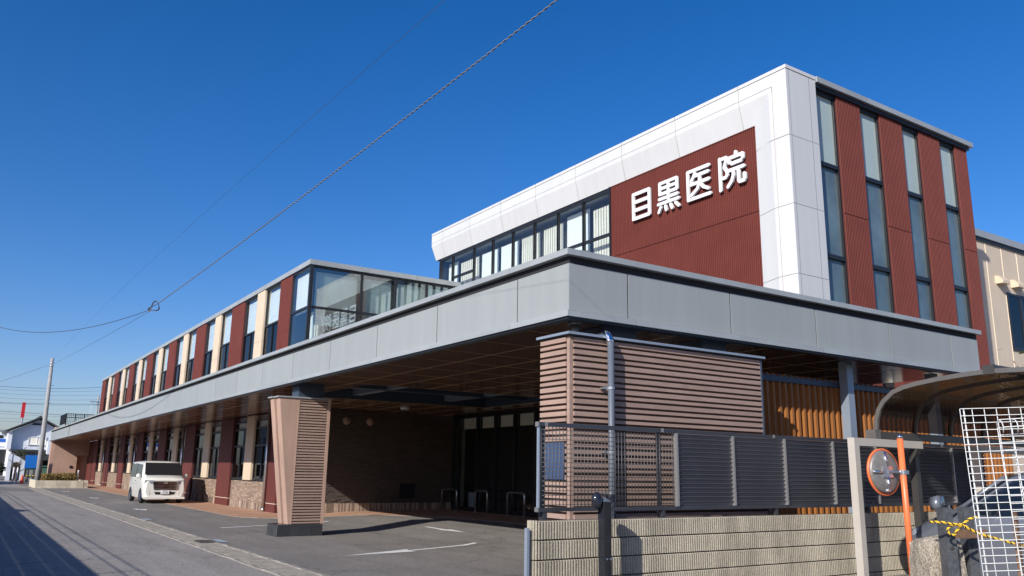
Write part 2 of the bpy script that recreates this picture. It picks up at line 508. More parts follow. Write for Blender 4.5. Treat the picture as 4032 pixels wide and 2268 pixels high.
# ================================================================== ground
g = MB()
rows = []
for y in (-80, -20, 0, 40, 80, 140, 300, 900):
    rows.append([(x, y, z) for x, z in ZP])
g.grid(rows)
g.build('ground', None, 'asphalt', kind='structure')
sheet('road', [(-6, -30), (4.05, -30), (4.05, 160), (-6, 160)], .004, 'asphalt_road')
sheet('asphalt_patch', [(1.2, 62.8), (4.0, 62.6), (3.8, 53.1), (1.0, 55.8)], .007, 'asphalt')
sheet('far_yard', [(-40, 161), (60, 161), (60, 500), (-40, 500)], .006, 'dirt')
tile_poly = [(7.40, 79.9), (7.40, 27.3), (7.55, 26.5), (7.9, 25.95), (8.4, 25.65), (9.5, 25.3), (10.6, 24.7), (11.5, 23.8), (12.3, 22.3), (12.75, 20), (12.9, 16), (12.9, 9.2), (15.0, 9.2), (15.0, 26.5), (9.2, 26.5), (9.2, 79.9)]
sheet('tile_paving', tile_poly, .008, 'tile')
tk = MB()
for a, b in zip(tile_poly[:12], tile_poly[1:12]):
    tk.quad((a[0], a[1], zg(a[0]) + .001), (b[0], b[1], zg(b[0]) + .001), (b[0], b[1], zg(b[0]) + .012), (a[0], a[1], zg(a[0]) + .012))
tk.build('paving_edge', None, 'kerb', kind='structure')
# roadside gutter: concrete slabs between two rough kerb strips
gut = thing('drain_channel', (4.35, 30, 0), None, None); gut['kind'] = 'structure'
y = 6.0; k = 0
sl_ms = {}
while y < 62:
    L_ = 0.598
    box('cover_slab', gut, 4.13, 4.54, y, y + L_ - .006, -.05, .012 + .004 * math.sin(k * 2.1), 'concrete'); y += L_; k += 1
for x0, x1, wob in ((4.02, 4.11, 1), (4.56, 4.63, 2)):
    b = MB(); ys = [6 + i * .28 for i in range(201)]
    top = []
    for i, yy in enumerate(ys):
        j = .016 * math.sin(i * 1.7 * wob) + random.uniform(-.014, .014)
        top.append([(x0 - .012 + j * .5, yy, .0), (x0 + j, yy, .020 + random.uniform(-.006, .006)), (x1 + j, yy, .018 + random.uniform(-.006, .006)), (x1 + .012 + j * .5, yy, .0)])
    b.grid(top)
    b.build('kerb', gut, 'kerb')
gr = MB()
for i in range(11): gr.box(4.27 + i * .034, 4.285 + i * .034, 17.70, 18.24, .018, .026)
gr.box(4.262, 4.66, 17.68, 17.70, .018, .028).box(4.262, 4.66, 18.24, 18.26, .018, .028)
gr.build('grate', gut, 'iron')
for yy, L_ in ((18.2, .85), (26.25, .7), (37.6, .5), (47.3, .5)):
    sheet('drain_plate', [(4.66, yy - L_ / 2), (4.86, yy - L_ / 2), (4.86, yy + L_ / 2), (4.66, yy + L_ / 2)], .009, 'plate_blue')
# painted markings
sheet('painted_arrow', [(5.93, 14.30), (7.50, 14.98), (7.44, 14.78), (9.35, 15.55), (9.37, 15.40), (7.43, 14.66), (7.48, 14.52)], .006, 'white_paint')
q = lambda x, y: (x * (1 - zg(x * .94) / 1.5), y * (1 - zg(x * .94) / 1.5))
sheet('painted_arrow', [q(10.79, 20.62), q(10.98, 20.64), q(10.86, 19.45), q(11.05, 19.5), q(10.79, 18.31), q(10.54, 19.4), q(10.69, 19.45)], .006, 'white_paint')
sheet('painted_line', [(5.80, 22.0), (9.26, 23.52), (9.23, 23.64), (5.77, 22.13)], .006, 'white_paint')
for (x, y) in ((5.64, 32.3), (5.58, 43.95), (5.48, 55.1)):
    sheet('painted_arrow', [(x - .22, y + .5), (x - .02, y + .62), (x - .05, y + .1), (x + .22, y + .1), (x + .05, y - .75), (x - .2, y - .1), (x - .12, y + .05)], .006, 'white_paint')

# ================================================================== clinic wing (long two-storey block on the left)
XW, YE, YF = 9.26, 26.54, 75.95
wing = thing('clinic_wing', (XW, YE, 0), 'long two-storey clinic wing with maroon and cream pilasters above the grey canopy', 'building')
PER = 6.6
reds = [(28.40, 29.72)] + [(34.40 + PER * k, 36.35 + PER * k) for k in range(7)]
creams = [(31.54 + PER * k, 32.54 + PER * k) for k in range(7)]
# core and roof
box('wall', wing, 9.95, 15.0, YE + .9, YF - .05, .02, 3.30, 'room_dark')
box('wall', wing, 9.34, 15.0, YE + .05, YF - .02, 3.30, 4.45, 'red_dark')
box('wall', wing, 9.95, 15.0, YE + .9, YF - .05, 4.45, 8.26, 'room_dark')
box('wall', wing, 9.40, 15.0, YF - .05, YF, 0.0, 8.30, 'red_dark')
box('roof', wing, 9.22, 15.0, YE + .04, YF - .01, 8.28, 8.36, 'alu_dark')
y = YE - .06
while y < YF:
    y2 = min(y + 1.28, YF + .02)
    box('roof_cap', wing, 9.14, 9.34, y + .003, y2 - .003, 8.345, 8.52, 'alu_cap'); y = y2
x = 9.345
while x < 15.05:
    x2 = min(x + 1.95, 15.08)
    box('roof_cap', wing, x + .003, x2 - .003, YE - .06, YE + .14, 8.345, 8.52, 'alu_cap'); x = x2
v = MB(); v.tube([(11.0, 53, 8.5), (11.0, 53, 9.25)], .07, 8); v.tube([(11.0, 53, 9.25), (11.0, 53, 9.38)], .11, 8)
v.build('vent_pipe', wing, 'steel')
# pilasters
for i, (a, b) in enumerate(reds):
    corrug('red_panel', wing, 'y', a, b, 6.325, 8.34, 9.185, .012, .05, 'red')
    corrug('red_panel', wing, 'y', a, b, 4.30, 6.315, 9.185, .012, .05, 'red')
    s = MB(); s.box(9.20, 9.42, a, b, 4.30, 8.335); s.build('red_pilaster', wing, 'red_dark')
    box('red_pilaster', wing, 9.17, 9.42, a, b, .32, 3.455, 'red_dark')
    box('red_pilaster_base', wing, 9.163, 9.42, a - .004, b + .004, .0, .30, 'red_dark')
    box('pilaster_joint', wing, 9.175, 9.40, a + .004, b - .004, .30, .32, 'beige_joint')
for a, b in creams:
    box('cream_pilaster', wing, 9.17, 9.42, a, b, 6.325, 8.335, 'cream')
    box('cream_pilaster', wing, 9.17, 9.42, a, b, 4.30, 6.315, 'cream')
    box('pilaster_joint', wing, 9.18, 9.41, a + .004, b - .004, 6.315, 6.325, 'joint')
    box('cream_pilaster', wing, 9.17, 9.42, a, b, 1.055, 3.455, 'cream')
# corner piece at ground level behind the column
box('red_pilaster', wing, 9.17, 9.42, YE + .02, YE + .9, 0.0, 3.455, 'red_dark')
# windows
edges = []
allp = sorted(reds + creams)
for (a0, a1), (b0, b1) in zip(allp, allp[1:]): edges.append((a1, b0))
edges[0] = (29.72, 31.54)
FX = 9.245            # front of window frames
def wframe(nm, x, y0, y1, zlist, mids, t=.055, d=.09, m='frame_black'):
    f = MB()
    z0, z1 = zlist[0], zlist[-1]
    f.box(x, x + d, y0, y0 + t, z0, z1); f.box(x, x + d, y1 - t, y1, z0, z1)
    for i, z in enumerate(zlist):
        hh = t if i in (0, len(zlist) - 1) else t * 1.3
        zz = z if i == 0 else (z - hh if i == len(zlist) - 1 else z - hh / 2)
        f.box(x - .002, x + d + .002, y0 + t, y1 - t, zz, zz + hh)
    for (ym, za, zb) in mids: f.box(x + .01, x + d - .01, ym - t * .6, ym + t * .6, za, zb)
    return f.build(nm, wing, m)
rw = random.Random(3)
for i, (a, b) in enumerate(edges):
    # upper floor: fixed light with roller blind over a sliding pair
    o = wframe('window', FX, a, b, [4.40, 6.86, 8.31], [((a + b) / 2, 4.45, 6.8)])
    ym = (a + b) / 2
    box('pane', o, FX + .04, FX + .046, a + .05, b - .05, 6.93, 8.26, 'pane')
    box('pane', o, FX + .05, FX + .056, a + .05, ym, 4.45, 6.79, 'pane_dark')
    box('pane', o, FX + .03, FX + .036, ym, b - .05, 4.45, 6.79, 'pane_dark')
    box('blind', o, FX + .12, FX + .13, a + .07, b - .07, 6.82 + rw.choice([0, 0, .02]), 8.20, 'blind')
    if rw.random() < .4:
        c0 = a + rw.uniform(.08, .25); c1 = c0 + rw.uniform(.15, .5)
        box('curtain', o, FX + .20, FX + .22, c0, c1, 4.45, 6.8, 'curtain')
    # ground floor
    o = wframe('window', FX, a, b, [1.075, 2.32, 2.97, 3.28], [((a + b) / 2, 1.12, 2.28)])
    box('pane', o, FX + .04, FX + .046, a + .05, b - .05, 3.01, 3.23, 'pane')
    box('pane', o, FX + .04, FX + .046, a + .05, b - .05, 2.37, 2.93, 'pane_dark')
    box('pane', o, FX + .05, FX + .056, a + .05, ym, 1.13, 2.27, 'pane_dark')
    box('pane', o, FX + .03, FX + .036, ym, b - .05, 1.13, 2.27, 'pane_dark')
    box('blind', o, FX + .14, FX + .15, a + .07, b - .07, 2.99, 3.24, 'blind_cream')
    c0 = a + rw.uniform(.1, .3); c1 = c0 + rw.uniform(.3, .7)
    box('curtain', o, FX + .22, FX + .24, c0, c1, 1.1, 2.3, 'curtain')
    box('sill', o, 9.20, 9.345, a + .003, b - .003, 1.045, 1.073, 'frame_black')
    box('head_panel', wing, 9.30, 9.40, a, b, 3.285, 3.45, 'soffit')
# brick plinth between the red pilasters: proud light bricks on a tiled face
plinths = [(29.72, 34.40)] + [(36.35 + PER * k, 41.0 + PER * k) for k in range(6)]
brk = cube_mesh(.022, .232, .024, 'brick_light')
brd = cube_mesh(.012, .232, .034, 'brick_dark')
nb = 0
rb = random.Random(11)
for pi, (a, b) in enumerate(plinths):
    pl = box('brick_plinth', wing, 9.262, 9.42, a + .002, b - .002, .0, 1.04, 'brick_y')
    far = MB(); sold = MB(); soldl = MB()
    for r in range(14):
        z = .30 + r * .052
        off = .12 if r % 2 else 0
        yy = a + .02 + off
        while yy + .232 < b - .01:
            if rb.random() < .30:
                if pi < 2 and nb < 290:
                    put('brick', brk, pl, (9.254, yy + .116, z + .02)); nb += 1
                else:
                    far.box(9.243, 9.265, yy, yy + .232, z + .008, z + .032)
            yy += .24
    if far.v: far.build('bricks', pl, 'brick_light', kind='stuff')
    yy = a + .01
    while yy + .05 < b:
        wd = .052
        (soldl if rb.random() < .38 else sold).box(9.246 + rb.uniform(0, .008), 9.263, yy, yy + wd - .006, .004, .272)
        yy += wd
    sold.build('soldier_bricks', pl, 'brick_dark', kind='stuff')
    soldl.build('light_soldier_bricks', pl, 'brick_light', kind='stuff')
# downpipes
for yy in (29.48, 42.78 + .25, 56.15, 69.35):
    b = MB(); b.tube([(9.10, yy, 0.02), (9.10, yy, 3.46)], .055, 10); b.tube([(9.10, yy, 0.02), (9.10, yy, .14)], .062, 10)
    b.build('drainpipe', wing, 'steel', smooth=True)
# end wall of the wing: glazed upper floor facing the camera
muls = [9.30, 11.10, 12.41, 13.68, 15.0]
ew = MB()
ew.box(9.185, 9.30, YE - .03, YE + .09, 4.2, 8.34)
for x in muls[1:]: ew.box(x - .035, x + .035, YE, YE + .09, 4.2, 8.34)
ew.box(9.30, 15.0, YE + .01, YE + .09, 8.26, 8.345); ew.box(9.30, 15.0, YE + .012, YE + .088, 6.84, 6.92)
ew.box(9.20, 9.29, YE + .09, 28.40, 8.26, 8.345); ew.box(9.202, 9.288, YE + .09, 28.40, 6.84, 6.92); ew.box(9.20, 9.29, 28.33, 28.40, 4.2, 8.26)
end = ew.build('end_glazing', wing, 'frame_black')
for a, b in zip(muls, muls[1:]):
    box('pane', end, a + .03, b - .03, YE + .04, YE + .05, 6.92, 8.26, 'pane_end')
    box('pane', end, a + .03, b - .03, YE + .04, YE + .05, 4.3, 6.84, 'pane_end')
    box('blind', end, a + .16, b - .12, YE + .18, YE + .19, 4.6 if a > 12 else 6.3, 8.16, 'blind')
for xx in (9.52,):
    b = MB()
    for j in range(5): b.tube([(xx + j * .045, YE + .35 + (j % 2) * .03, 4.4), (xx + j * .045, YE + .35 + (j % 2) * .03, 6.75)], .03, 6)
    b.build('curtain', end, 'curtain')
box('wall', wing, 9.9, 15.0, YE + .85, YE + .9, 4.45, 8.26, 'blind_cream')
box('pane', end, 9.235, 9.245, YE + .09, 28.34, 6.92, 8.26, 'pane')
box('pane', end, 9.235, 9.245, YE + .09, 28.34, 4.3, 6.84, 'pane')
box('blind', end, 9.36, 9.37, YE + .25, 28.30, 6.80, 8.20, 'blind')
b = MB()
for j in range(10): b.tube([(9.55 + (j % 2) * .03, 26.9 + j * .06, 4.4), (9.55 + (j % 2) * .03, 26.9 + j * .06, 6.8)], .035, 6)
b.build('curtain', end, 'curtain')
# brick end wall at the back of the porch
pw = box('porch_wall', wing, 9.262, 15.0, YE, YE + .3, .0, 3.47, 'brick_x_shaded')
pb = MB(); ps = MB(); psl = MB()
for r in range(68):
    z = .42 + r * .044; xx = 9.30 + (.12 if r % 2 else 0)
    while xx + .232 < 14.95:
        if rb.random() < .30: pb.box(xx, xx + .232, YE - .018, YE + .002, z + .005, z + .036)
        xx += .24
pb.build('bricks', pw, 'brick_porch_shaded', kind='stuff')
xx = 9.3
while xx < 14.95:
    (psl if rb.random() < .4 else ps).box(xx, xx + .046, YE - .016, YE + .002, zg(xx) + .004, .40); xx += .052
ps.build('soldier_bricks', pw, 'brick_dark', kind='stuff')
psl.build('light_soldier_bricks', pw, 'brick_light', kind='stuff')
for xx in (10.82, 11.68):
    b = MB(); b.lathe([(.0, -.10), (.09, -.095), (.13, -.05), (.145, 0.0)], (xx, YE - .001, 3.12), 20, 'y')
    b.build('vent_cover', wing, 'slat', smooth=True)
box('wall_hatch', wing, 12.9, 13.5, YE - .03, YE + .01, .55, 1.05, 'frame_black')
# far end: return wall under the canopy with a service door
ewl = MB(); ewl.box(6.62, 8.45, 80.0, 81.2, 0, 3.50); ewl.box(8.45, 9.4, 80.6, 81.2, 0, 3.50); ewl.box(8.45, 9.4, 80.0, 80.6, 2.31, 3.50)
ewl.build('return_wall', wing, 'stucco')
box('return_wall_fin', wing, 6.42, 6.61, 80.12, 81.3, 0, 3.45, 'stucco')
box('wall', wing, 9.3, 9.6, YF, 80.6, 0, 3.5, 'red_dark')
d = box('service_door', wing, 9.24, 9.30, 77.0, 79.0, 0.02, 2.25, 'red_dark')
box('handle', d, 9.19, 9.24, 77.15, 77.2, .95, 1.15, 'steel')
box('meter_box', wing, 7.95, 8.15, 79.94, 80.0, 1.25, 1.45, 'frame_black')
# roof terrace railing beyond the wing
rl = MB()
for yy in [79.0 + i * .125 for i in range(38)]: rl.box(7.10, 7.125, yy, yy + .03, 4.9, 5.72)
for i, xx in enumerate([7.10 + k * .135 for k in range(17)]): rl.box(xx, xx + (.08 if i % 5 == 0 else .028), 79.0, 79.03, 4.6, 5.72)
rl.box(7.08, 7.15, 78.98, 83.7, 5.70, 5.76); rl.box(7.15, 9.4, 78.98, 79.05, 5.70, 5.76); rl.box(7.15, 9.4, 79.0, 79.03, 5.40, 5.44)
rl.build('terrace_railing', wing, 'frame_black')
box('terrace_parapet', wing, 6.5, 9.3, 79.2, 80.6, 4.30, 4.62, 'stucco')

# ================================================================== clinic tower (white framed block with the sign)
XF, XT, YT, YG = 14.96, 15.1, 11.22, 11.32  # white frame and right-hand face enlarged about the camera, results written out as literals
tower = thing('clinic_tower', (XT, YT, 0), 'tall maroon clinic block with a white angular frame and white wall letters', 'building')
XE = 23.0
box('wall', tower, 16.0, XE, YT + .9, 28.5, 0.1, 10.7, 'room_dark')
box('roof', tower, 15.1, XE, YT + .15, 28.6, 10.67, 10.84, 'alu_dark')
box('wall', tower, XE - .3, XE, YT + .2, 28.6, 0, 10.7, 'red_dark')
box('wall', tower, 15.6, XE - .3, 28.5, 28.6, 0, 10.7, 'red_dark')
# white band panels (front with groove, chamfered underside)
jy = [12.642, 14.841, 17.03, 19.228, 21.405, 23.557, 25.729, 27.891, 28.762]
def pan(parent, name, quads, m='white_panel', t=.03):
    b = MB()
    for qd in quads: b.quad(*qd)
    return b.build(name, parent, m)
G_ = .006
def band(y0, y1, yb0, yb1):
    # y0,y1 at front plane; yb0,yb1 at the foot of the chamfer
    pan(tower, 'white_panel', [[(XF - .012, y0, 10.871), (XF - .012, y1, 10.871), (XF - .012, y1, 10.958), (XF - .012, y0, 10.958)], [(XF - .012, y0, 10.958), (XF - .012, y1, 10.958), (XF + .35, y1, 10.958), (XF + .35, y0, 10.958)], [(XF - .012, y0, 10.871), (XF - .012, y1, 10.871), (XF + .05, y1, 10.871), (XF + .05, y0, 10.871)]])
    pan(tower, 'white_panel', [[(XF, y0, 10.553), (XF, y1, 10.553), (XF, y1, 10.860), (XF, y0, 10.860)]])
    pan(tower, 'white_panel', [[(XF, y0, 10.415), (XF, y1, 10.415), (XF, y1, 10.543), (XF, y0, 10.543)], [(XF, y0, 10.415), (XF, y1, 10.415), (XT, yb1, 9.82), (XT, yb0, 9.82)]])
ys = jy
for a, b in zip(ys, ys[1:]):
    last = b == ys[-1]
    band(a + G_, b - (0 if last else G_), a + G_, (28.6 if last else b - G_))
# the corner panel with its mitre
a, b = YT, 12.642
pan(tower, 'white_panel', [[(XF - .012, a, 10.871), (XF - .012, b - G_, 10.871), (XF - .012, b - G_, 10.958), (XF - .012, a, 10.958)], [(XF - .012, a, 10.958), (XF - .012, b, 10.958), (XF + .35, b, 10.958), (XF + .35, a, 10.958)], [(XF - .012, a - .012, 10.871), (XF - .012, a - .012, 10.958), (16.056, a - .012, 10.958), (16.056, a - .012, 10.871)], [(XF - .012, a - .012, 10.958), (16.056, a - .012, 10.958), (16.056, a + .3, 10.958), (XF - .012, a + .3, 10.958)], [(XF - .012, a - .012, 10.871), (XF - .012, a, 10.871), (XF - .012, a, 10.958), (XF - .012, a - .012, 10.958)]])
pan(tower, 'white_panel', [[(XF, a, 9.210), (XF, 11.635, 9.210), (XF, 11.635, 10.553), (XF, b - G_, 10.553), (XF, b - G_, 10.860), (XF, a, 10.860)]])
pan(tower, 'white_panel', [[(XF, 11.645, 9.210), (XF, 11.743, 9.210), (XF, 11.743, 10.415), (XF, b - G_, 10.415), (XF, b - G_, 10.543), (XF, 11.645, 10.543)], [(XF, 11.743, 10.415), (XF, b - G_, 10.415), (XT, b - G_, 9.82), (XT, 12.30, 9.82)], [(XF, 11.743, 9.210), (XF, 11.743, 10.415), (XT, 12.30, 9.82), (XT, 12.30, 9.15)]])
zj = [9.200, 7.540, 5.901, 4.0]
for z1, z0 in zip(zj, zj[1:]):
    z1 -= .005; z0 += .005
    pan(tower, 'white_panel', [[(XF, a, z0), (XF, 11.635, z0), (XF, 11.635, z1), (XF, a, z1)]])
    pan(tower, 'white_panel', [[(XF, 11.645, z0), (XF, 11.743, z0), (XF, 11.743, z1), (XF, 11.645, z1)], [(XF, 11.743, z0), (XT, 12.30, z0 - .02), (XT, 12.30, z1 - .02), (XF, 11.743, z1)]])
# side of the white frame
zz = [10.860] + zj
for i, (z1, z0) in enumerate(zip(zz, zz[1:])):
    for x0, x1 in ((14.96, 15.05), (15.06, 15.80), (15.81, 16.056)):
        pan(tower, 'white_panel', [[(x0, YT, z0 + .005), (x1, YT, z0 + .005), (x1, YT, z1 - .005), (x0, YT, z1 - .005)]])
# joint backing behind the panels (slightly recessed)
jb = MB()
jb.quad((XF + .012, YT + .02, 4), (XF + .012, 11.743, 4), (XF + .012, 11.743, 10.93), (XF + .012, YT + .02, 10.93))
jb.quad((XF + .012, YT + .02, 10.415), (XF + .012, 28.74, 10.415), (XF + .012, 28.74, 10.93), (XF + .012, YT + .02, 10.93))
jb.quad((XF + .012, 11.77, 10.415), (XF + .012, 28.74, 10.415), (XT + .02, 28.6, 9.83), (XT + .02, 12.32, 9.83))
jb.quad((XF + .012, 11.743, 4), (XT + .02, 12.31, 4), (XT + .02, 12.31, 9.83), (XF + .012, 11.743, 10.415))
jb.quad((XF + .012, YT + .015, 4), (16.04, YT + .015, 4), (16.04, YT + .015, 10.93), (XF + .012, YT + .015, 10.93))
jb.build('joint_backing', tower, 'joint')
pan(tower, 'white_panel', [[(16.056, YT, 4), (16.056, YG + .1, 4), (16.056, YG + .1, 10.958), (16.056, YT, 10.958)]])
pan(tower, 'white_panel', [[(XF - .012, 28.762, 10.958), (XF, 28.762, 10.415), (XT, 28.6, 9.82), (15.8, 28.6, 9.82), (15.8, 28.762, 10.958)]])
pan(tower, 'white_panel', [[(XT, 12.3, 9.82), (XT, 28.6, 9.82), (XT + .4, 28.6, 9.82), (XT + .4, 12.3, 9.82)]], 'joint_dark')
# ribbed sign wall
corrug('ribbed_wall', tower, 'y', 12.30, 17.72, 7.665, 9.80, XT, .028, .06, 'red')
corrug('ribbed_wall', tower, 'y', 12.30, 17.72, 4.2, 7.64, XT, .028, .06, 'red')
box('wall', tower, XT + .03, XT + .2, 12.2, 17.72, 3.0, 9.84, 'red_dark')
box('wall_trim', tower, XT - .012, XT + .03, 12.30, 17.72, 9.80, 9.825, 'red_dark')
box('corner_trim', tower, XT - .02, XT + .15, 17.72, 17.78, 4.2, 9.83, 'frame_black')
# front windows
wm = [17.75, 19.07, 20.39, 21.715, 23.03, 24.345, 25.675, 27.29, 28.24]
for i, (a, b) in enumerate(zip(wm, wm[1:])):
    f = MB(); x = XT + .02; t = .035
    f.box(x, x + .10, a - t if i else a + .03, a + t, 4.2, 9.80); f.box(x, x + .10, b - t * .999, b + (t if i == 7 else 0), 4.2, 9.80)
    f.box(x + .002, x + .098, a + t, b - t, 9.70, 9.80)
    tr = 8.86 if i == 6 else 8.40
    if i in (0, 1, 6, 7): f.box(x + .002, x + .098, a + t, b - t, tr - .04, tr + .04)
    o = f.build('window', tower, 'frame_black')
    if i in (0, 1, 6, 7):
        box('pane', o, x + .04, x + .048, a + t, b - t, tr + .04, 9.70, 'pane'); box('pane', o, x + .04, x + .048, a + t, b - t, 4.3, tr - .04, 'pane')
    else: box('pane', o, x + .04, x + .048, a + t, b - t, 4.3, 9.70, 'pane')
    if i in (1, 4, 5, 7):
        box('blind', o, x + .36, x + .37, a + .10, b - .06, 4.4, 9.62 if i in (1, 7) else 9.5, 'blind')
    else:
        bl = MB(); n = 9
        for j in range(n):
            u = a + .12 + j * (b - a - .18) / n
            bl.quad((x + .36, u, 4.4), (x + .375, u + (b - a - .18) / n * .94, 4.4), (x + .375, u + (b - a - .18) / n * .94, 9.5), (x + .36, u, 9.5))
        bl.build('blind', o, 'blind_cream')
box('wall', tower, 15.75, 15.85, 17.6, 28.2, 4.0, 9.8, 'room_grey')
box('ceiling', tower, 15.25, 15.85, 17.6, 28.2, 9.72, 9.80, 'room_grey')
box('corner_post', tower, XT, XT + .5, 28.25, 28.31, 4.2, 9.82, 'frame_black')
# right-hand face: glass strips and ribbed strips
strips = [('g', 16.087, 16.958), ('r', 16.958, 17.942), ('g', 17.942, 18.772), ('r', 18.772, 19.786), ('g', 19.786, 20.575), ('r', 20.575, 21.59), ('g', 21.59, 22.368), ('r', 22.368, 23.004)]
for kind, a, b in strips:
    if kind == 'r':
        corrug('ribbed_strip', tower, 'x', a, b, 7.70, 10.72, YG - .03, .02, .062, 'red')
        corrug('ribbed_strip', tower, 'x', a, b, .1, 7.68, YG - .03, .02, .062, 'red')
        box('wall', tower, a, b, YG, YG + .3, .1, 10.72, 'red_dark')
    else:
        f = MB(); t = .035
        f.box(a, a + t, YG + .02, YG + .14, 4, 10.72); f.box(b - t * 1.7, b, YG + .02, YG + .14, 4, 10.72)
        for z in (10.68, 8.826, 6.541): f.box(a + t, b - t * 1.7, YG + .01, YG + .13, z - .05, z + .05)
        o = f.build('window_strip', tower, 'frame_black')
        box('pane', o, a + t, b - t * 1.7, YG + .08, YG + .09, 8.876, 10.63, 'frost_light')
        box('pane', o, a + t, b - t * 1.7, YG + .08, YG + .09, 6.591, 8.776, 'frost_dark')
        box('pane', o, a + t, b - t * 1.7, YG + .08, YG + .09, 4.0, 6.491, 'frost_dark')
        box('wall', tower, a, b, YG + .2, YG + .3, .1, 10.72, 'room_dark')
x = 16.07
while x < 23.15:
    x2 = min(x + 1.02, 23.17)
    box('roof_cap', tower, x + .003, x2 - .003, YT - .05, YT + .12, 10.822, 10.96, 'alu_cap'); x = x2
box('roof_edge', tower, 16.07, 23.05, YT + .02, YT + .12, 10.72, 10.82, 'frame_black')
corrug('ribbed_return', tower, 'y', YG, YG + 3, .1, 10.7, XE + .03, -.02, .062, 'red')
box('wall', tower, 16.4, 22.4, YG - .012, YG - .004, .1, 3.55, 'beige_wall')

# wall letters: rounded strokes, each character one part
def strokes(name, polys, y_left, z_top, size, wd):
    """characters are drawn in a unit square, x to the right of the reader (towards -Y), y down"""
    b = MB()
    for si, poly in enumerate(polys):
        xf = XT - .095 - .0012 * si
        xb = XT - .045
        pts = [(p[0], p[1]) for p in poly]
        # outline of a thick round-capped polyline
        P = [Vector((px * size, py * size)) for px, py in pts]
        h = wd / 2
        left, right = [], []
        n = len(P)
        for i in range(n):
            d0 = (P[i] - P[i - 1]).normalized() if i else (P[1] - P[0]).normalized()
            d1 = (P[i + 1] - P[i]).normalized() if i < n - 1 else d0
            d = (d0 + d1); d = d.normalized() if d.length > 1e-6 else d0
            nn = Vector((-d.y, d.x)); c = max(.5, nn.dot(Vector((-d0.y, d0.x))))
            left.append(P[i] + nn * h / c); right.append(P[i] - nn * h / c)
        def cap(c, d):
            a0 = math.atan2(d.y, d.x)
            return [c + Vector((math.cos(a0 + math.pi / 2 - t), math.sin(a0 + math.pi / 2 - t))) * h for t in [math.pi * k / 8 for k in range(1, 8)]]
        dl = (P[-1] - P[-2]).normalized(); df = (P[0] - P[1]).normalized()
        out = left + cap(P[-1], dl) + right[::-1] + cap(P[0], df)
        m_ = len(out); i0 = len(b.v)
        for xx in (xf, xb):
            for p in out: b.v.append((xx, y_left - p.x, z_top - p.y))
        for k in range(m_):
            l = (k + 1) % m_
            b.f.append((i0 + k, i0 + l, i0 + m_ + l, i0 + m_ + k))
        # front as strip of quads along the stroke plus caps
        nl = n
        for k in range(n - 1):
            b.f.append((i0 + k, i0 + k + 1, i0 + m_ - 8 - k - 1 + 0, i0 + m_ - 8 - k + 0)) if False else None
        ring = list(range(i0, i0 + m_))
        L_ = ring[:n]; C1 = ring[n:n + 7]; R_ = ring[n + 7:n + 7 + n]; C2 = ring[n + 7 + n:]
        Rr = R_[::-1]
        for k in range(n - 1): b.f.append((L_[k], L_[k + 1], Rr[k + 1], Rr[k]))
        b.f.append(tuple([L_[-1]] + C1 + [Rr[-1]]))
        b.f.append(tuple([Rr[0]] + C2 + [L_[0]]))
    return b.build(name, tower, 'white')
def arc(cx, cy, r, a0, a1, n=6):
    return [(cx + r * math.cos(R(a0 + (a1 - a0) * k / n)), cy + r * math.sin(R(a0 + (a1 - a0) * k / n))) for k in range(n + 1)]
SZ = .86
me_ = [[(.08, .08), (.84, .08)], [(.08, .08), (.08, .92)], [(.84, .08), (.84, .92)], [(.08, .36), (.84, .36)], [(.08, .64), (.84, .64)], [(.08, .92), (.84, .92)]]
kuro = [[(.12, .06), (.88, .06)], [(.12, .06), (.12, .42)], [(.88, .06), (.88, .42)], [(.12, .24), (.88, .24)], [(.12, .42), (.88, .42)], [(.5, .08), (.5, .74)], [(.10, .58), (.90, .58)], [(.05, .74), (.95, .74)],
        [(.16, .86), (.07, 1.0)], [(.37, .86), (.40, .99)], [(.60, .86), (.66, .99)], [(.82, .86), (.95, .99)]]
i_ = [[(.07, .06), (.93, .06)], [(.07, .06), (.07, .95)], [(.07, .95), (.96, .95)], [(.36, .17), (.30, .28), (.22, .38)], [(.34, .25), (.90, .25)], [(.20, .49), (.92, .49)], [(.56, .26), (.55, .49), (.46, .68), (.22, .82)], [(.57, .52), (.70, .68), (.90, .78)]]
in_ = [[(.07, .04), (.07, 1.0)], [(.07, .06), (.30, .06), (.32, .12), (.24, .34), (.34, .50), (.34, .60), (.28, .66), (.16, .66)],
       [(.68, .0), (.68, .12)], [(.43, .13), (.43, .25)], [(.43, .12), (.93, .12)], [(.93, .13), (.93, .24)], [(.52, .31), (.86, .31)], [(.42, .50), (.95, .50)],
       [(.58, .52), (.57, .68), (.50, .84), (.36, .97)], [(.76, .52), (.76, .88), (.80, .93), (.94, .93), (.97, .88), (.97, .74)]]
ZT = 9.315
for nm, yl, st in (('wall_letter', 16.70, me_), ('wall_letter', 15.66, kuro), ('wall_letter', 14.56, i_), ('wall_letter', 13.45, in_)):
    strokes(nm, st, yl, ZT, SZ, {id(me_): .100, id(kuro): .086, id(i_): .091, id(in_): .091}[id(st)])

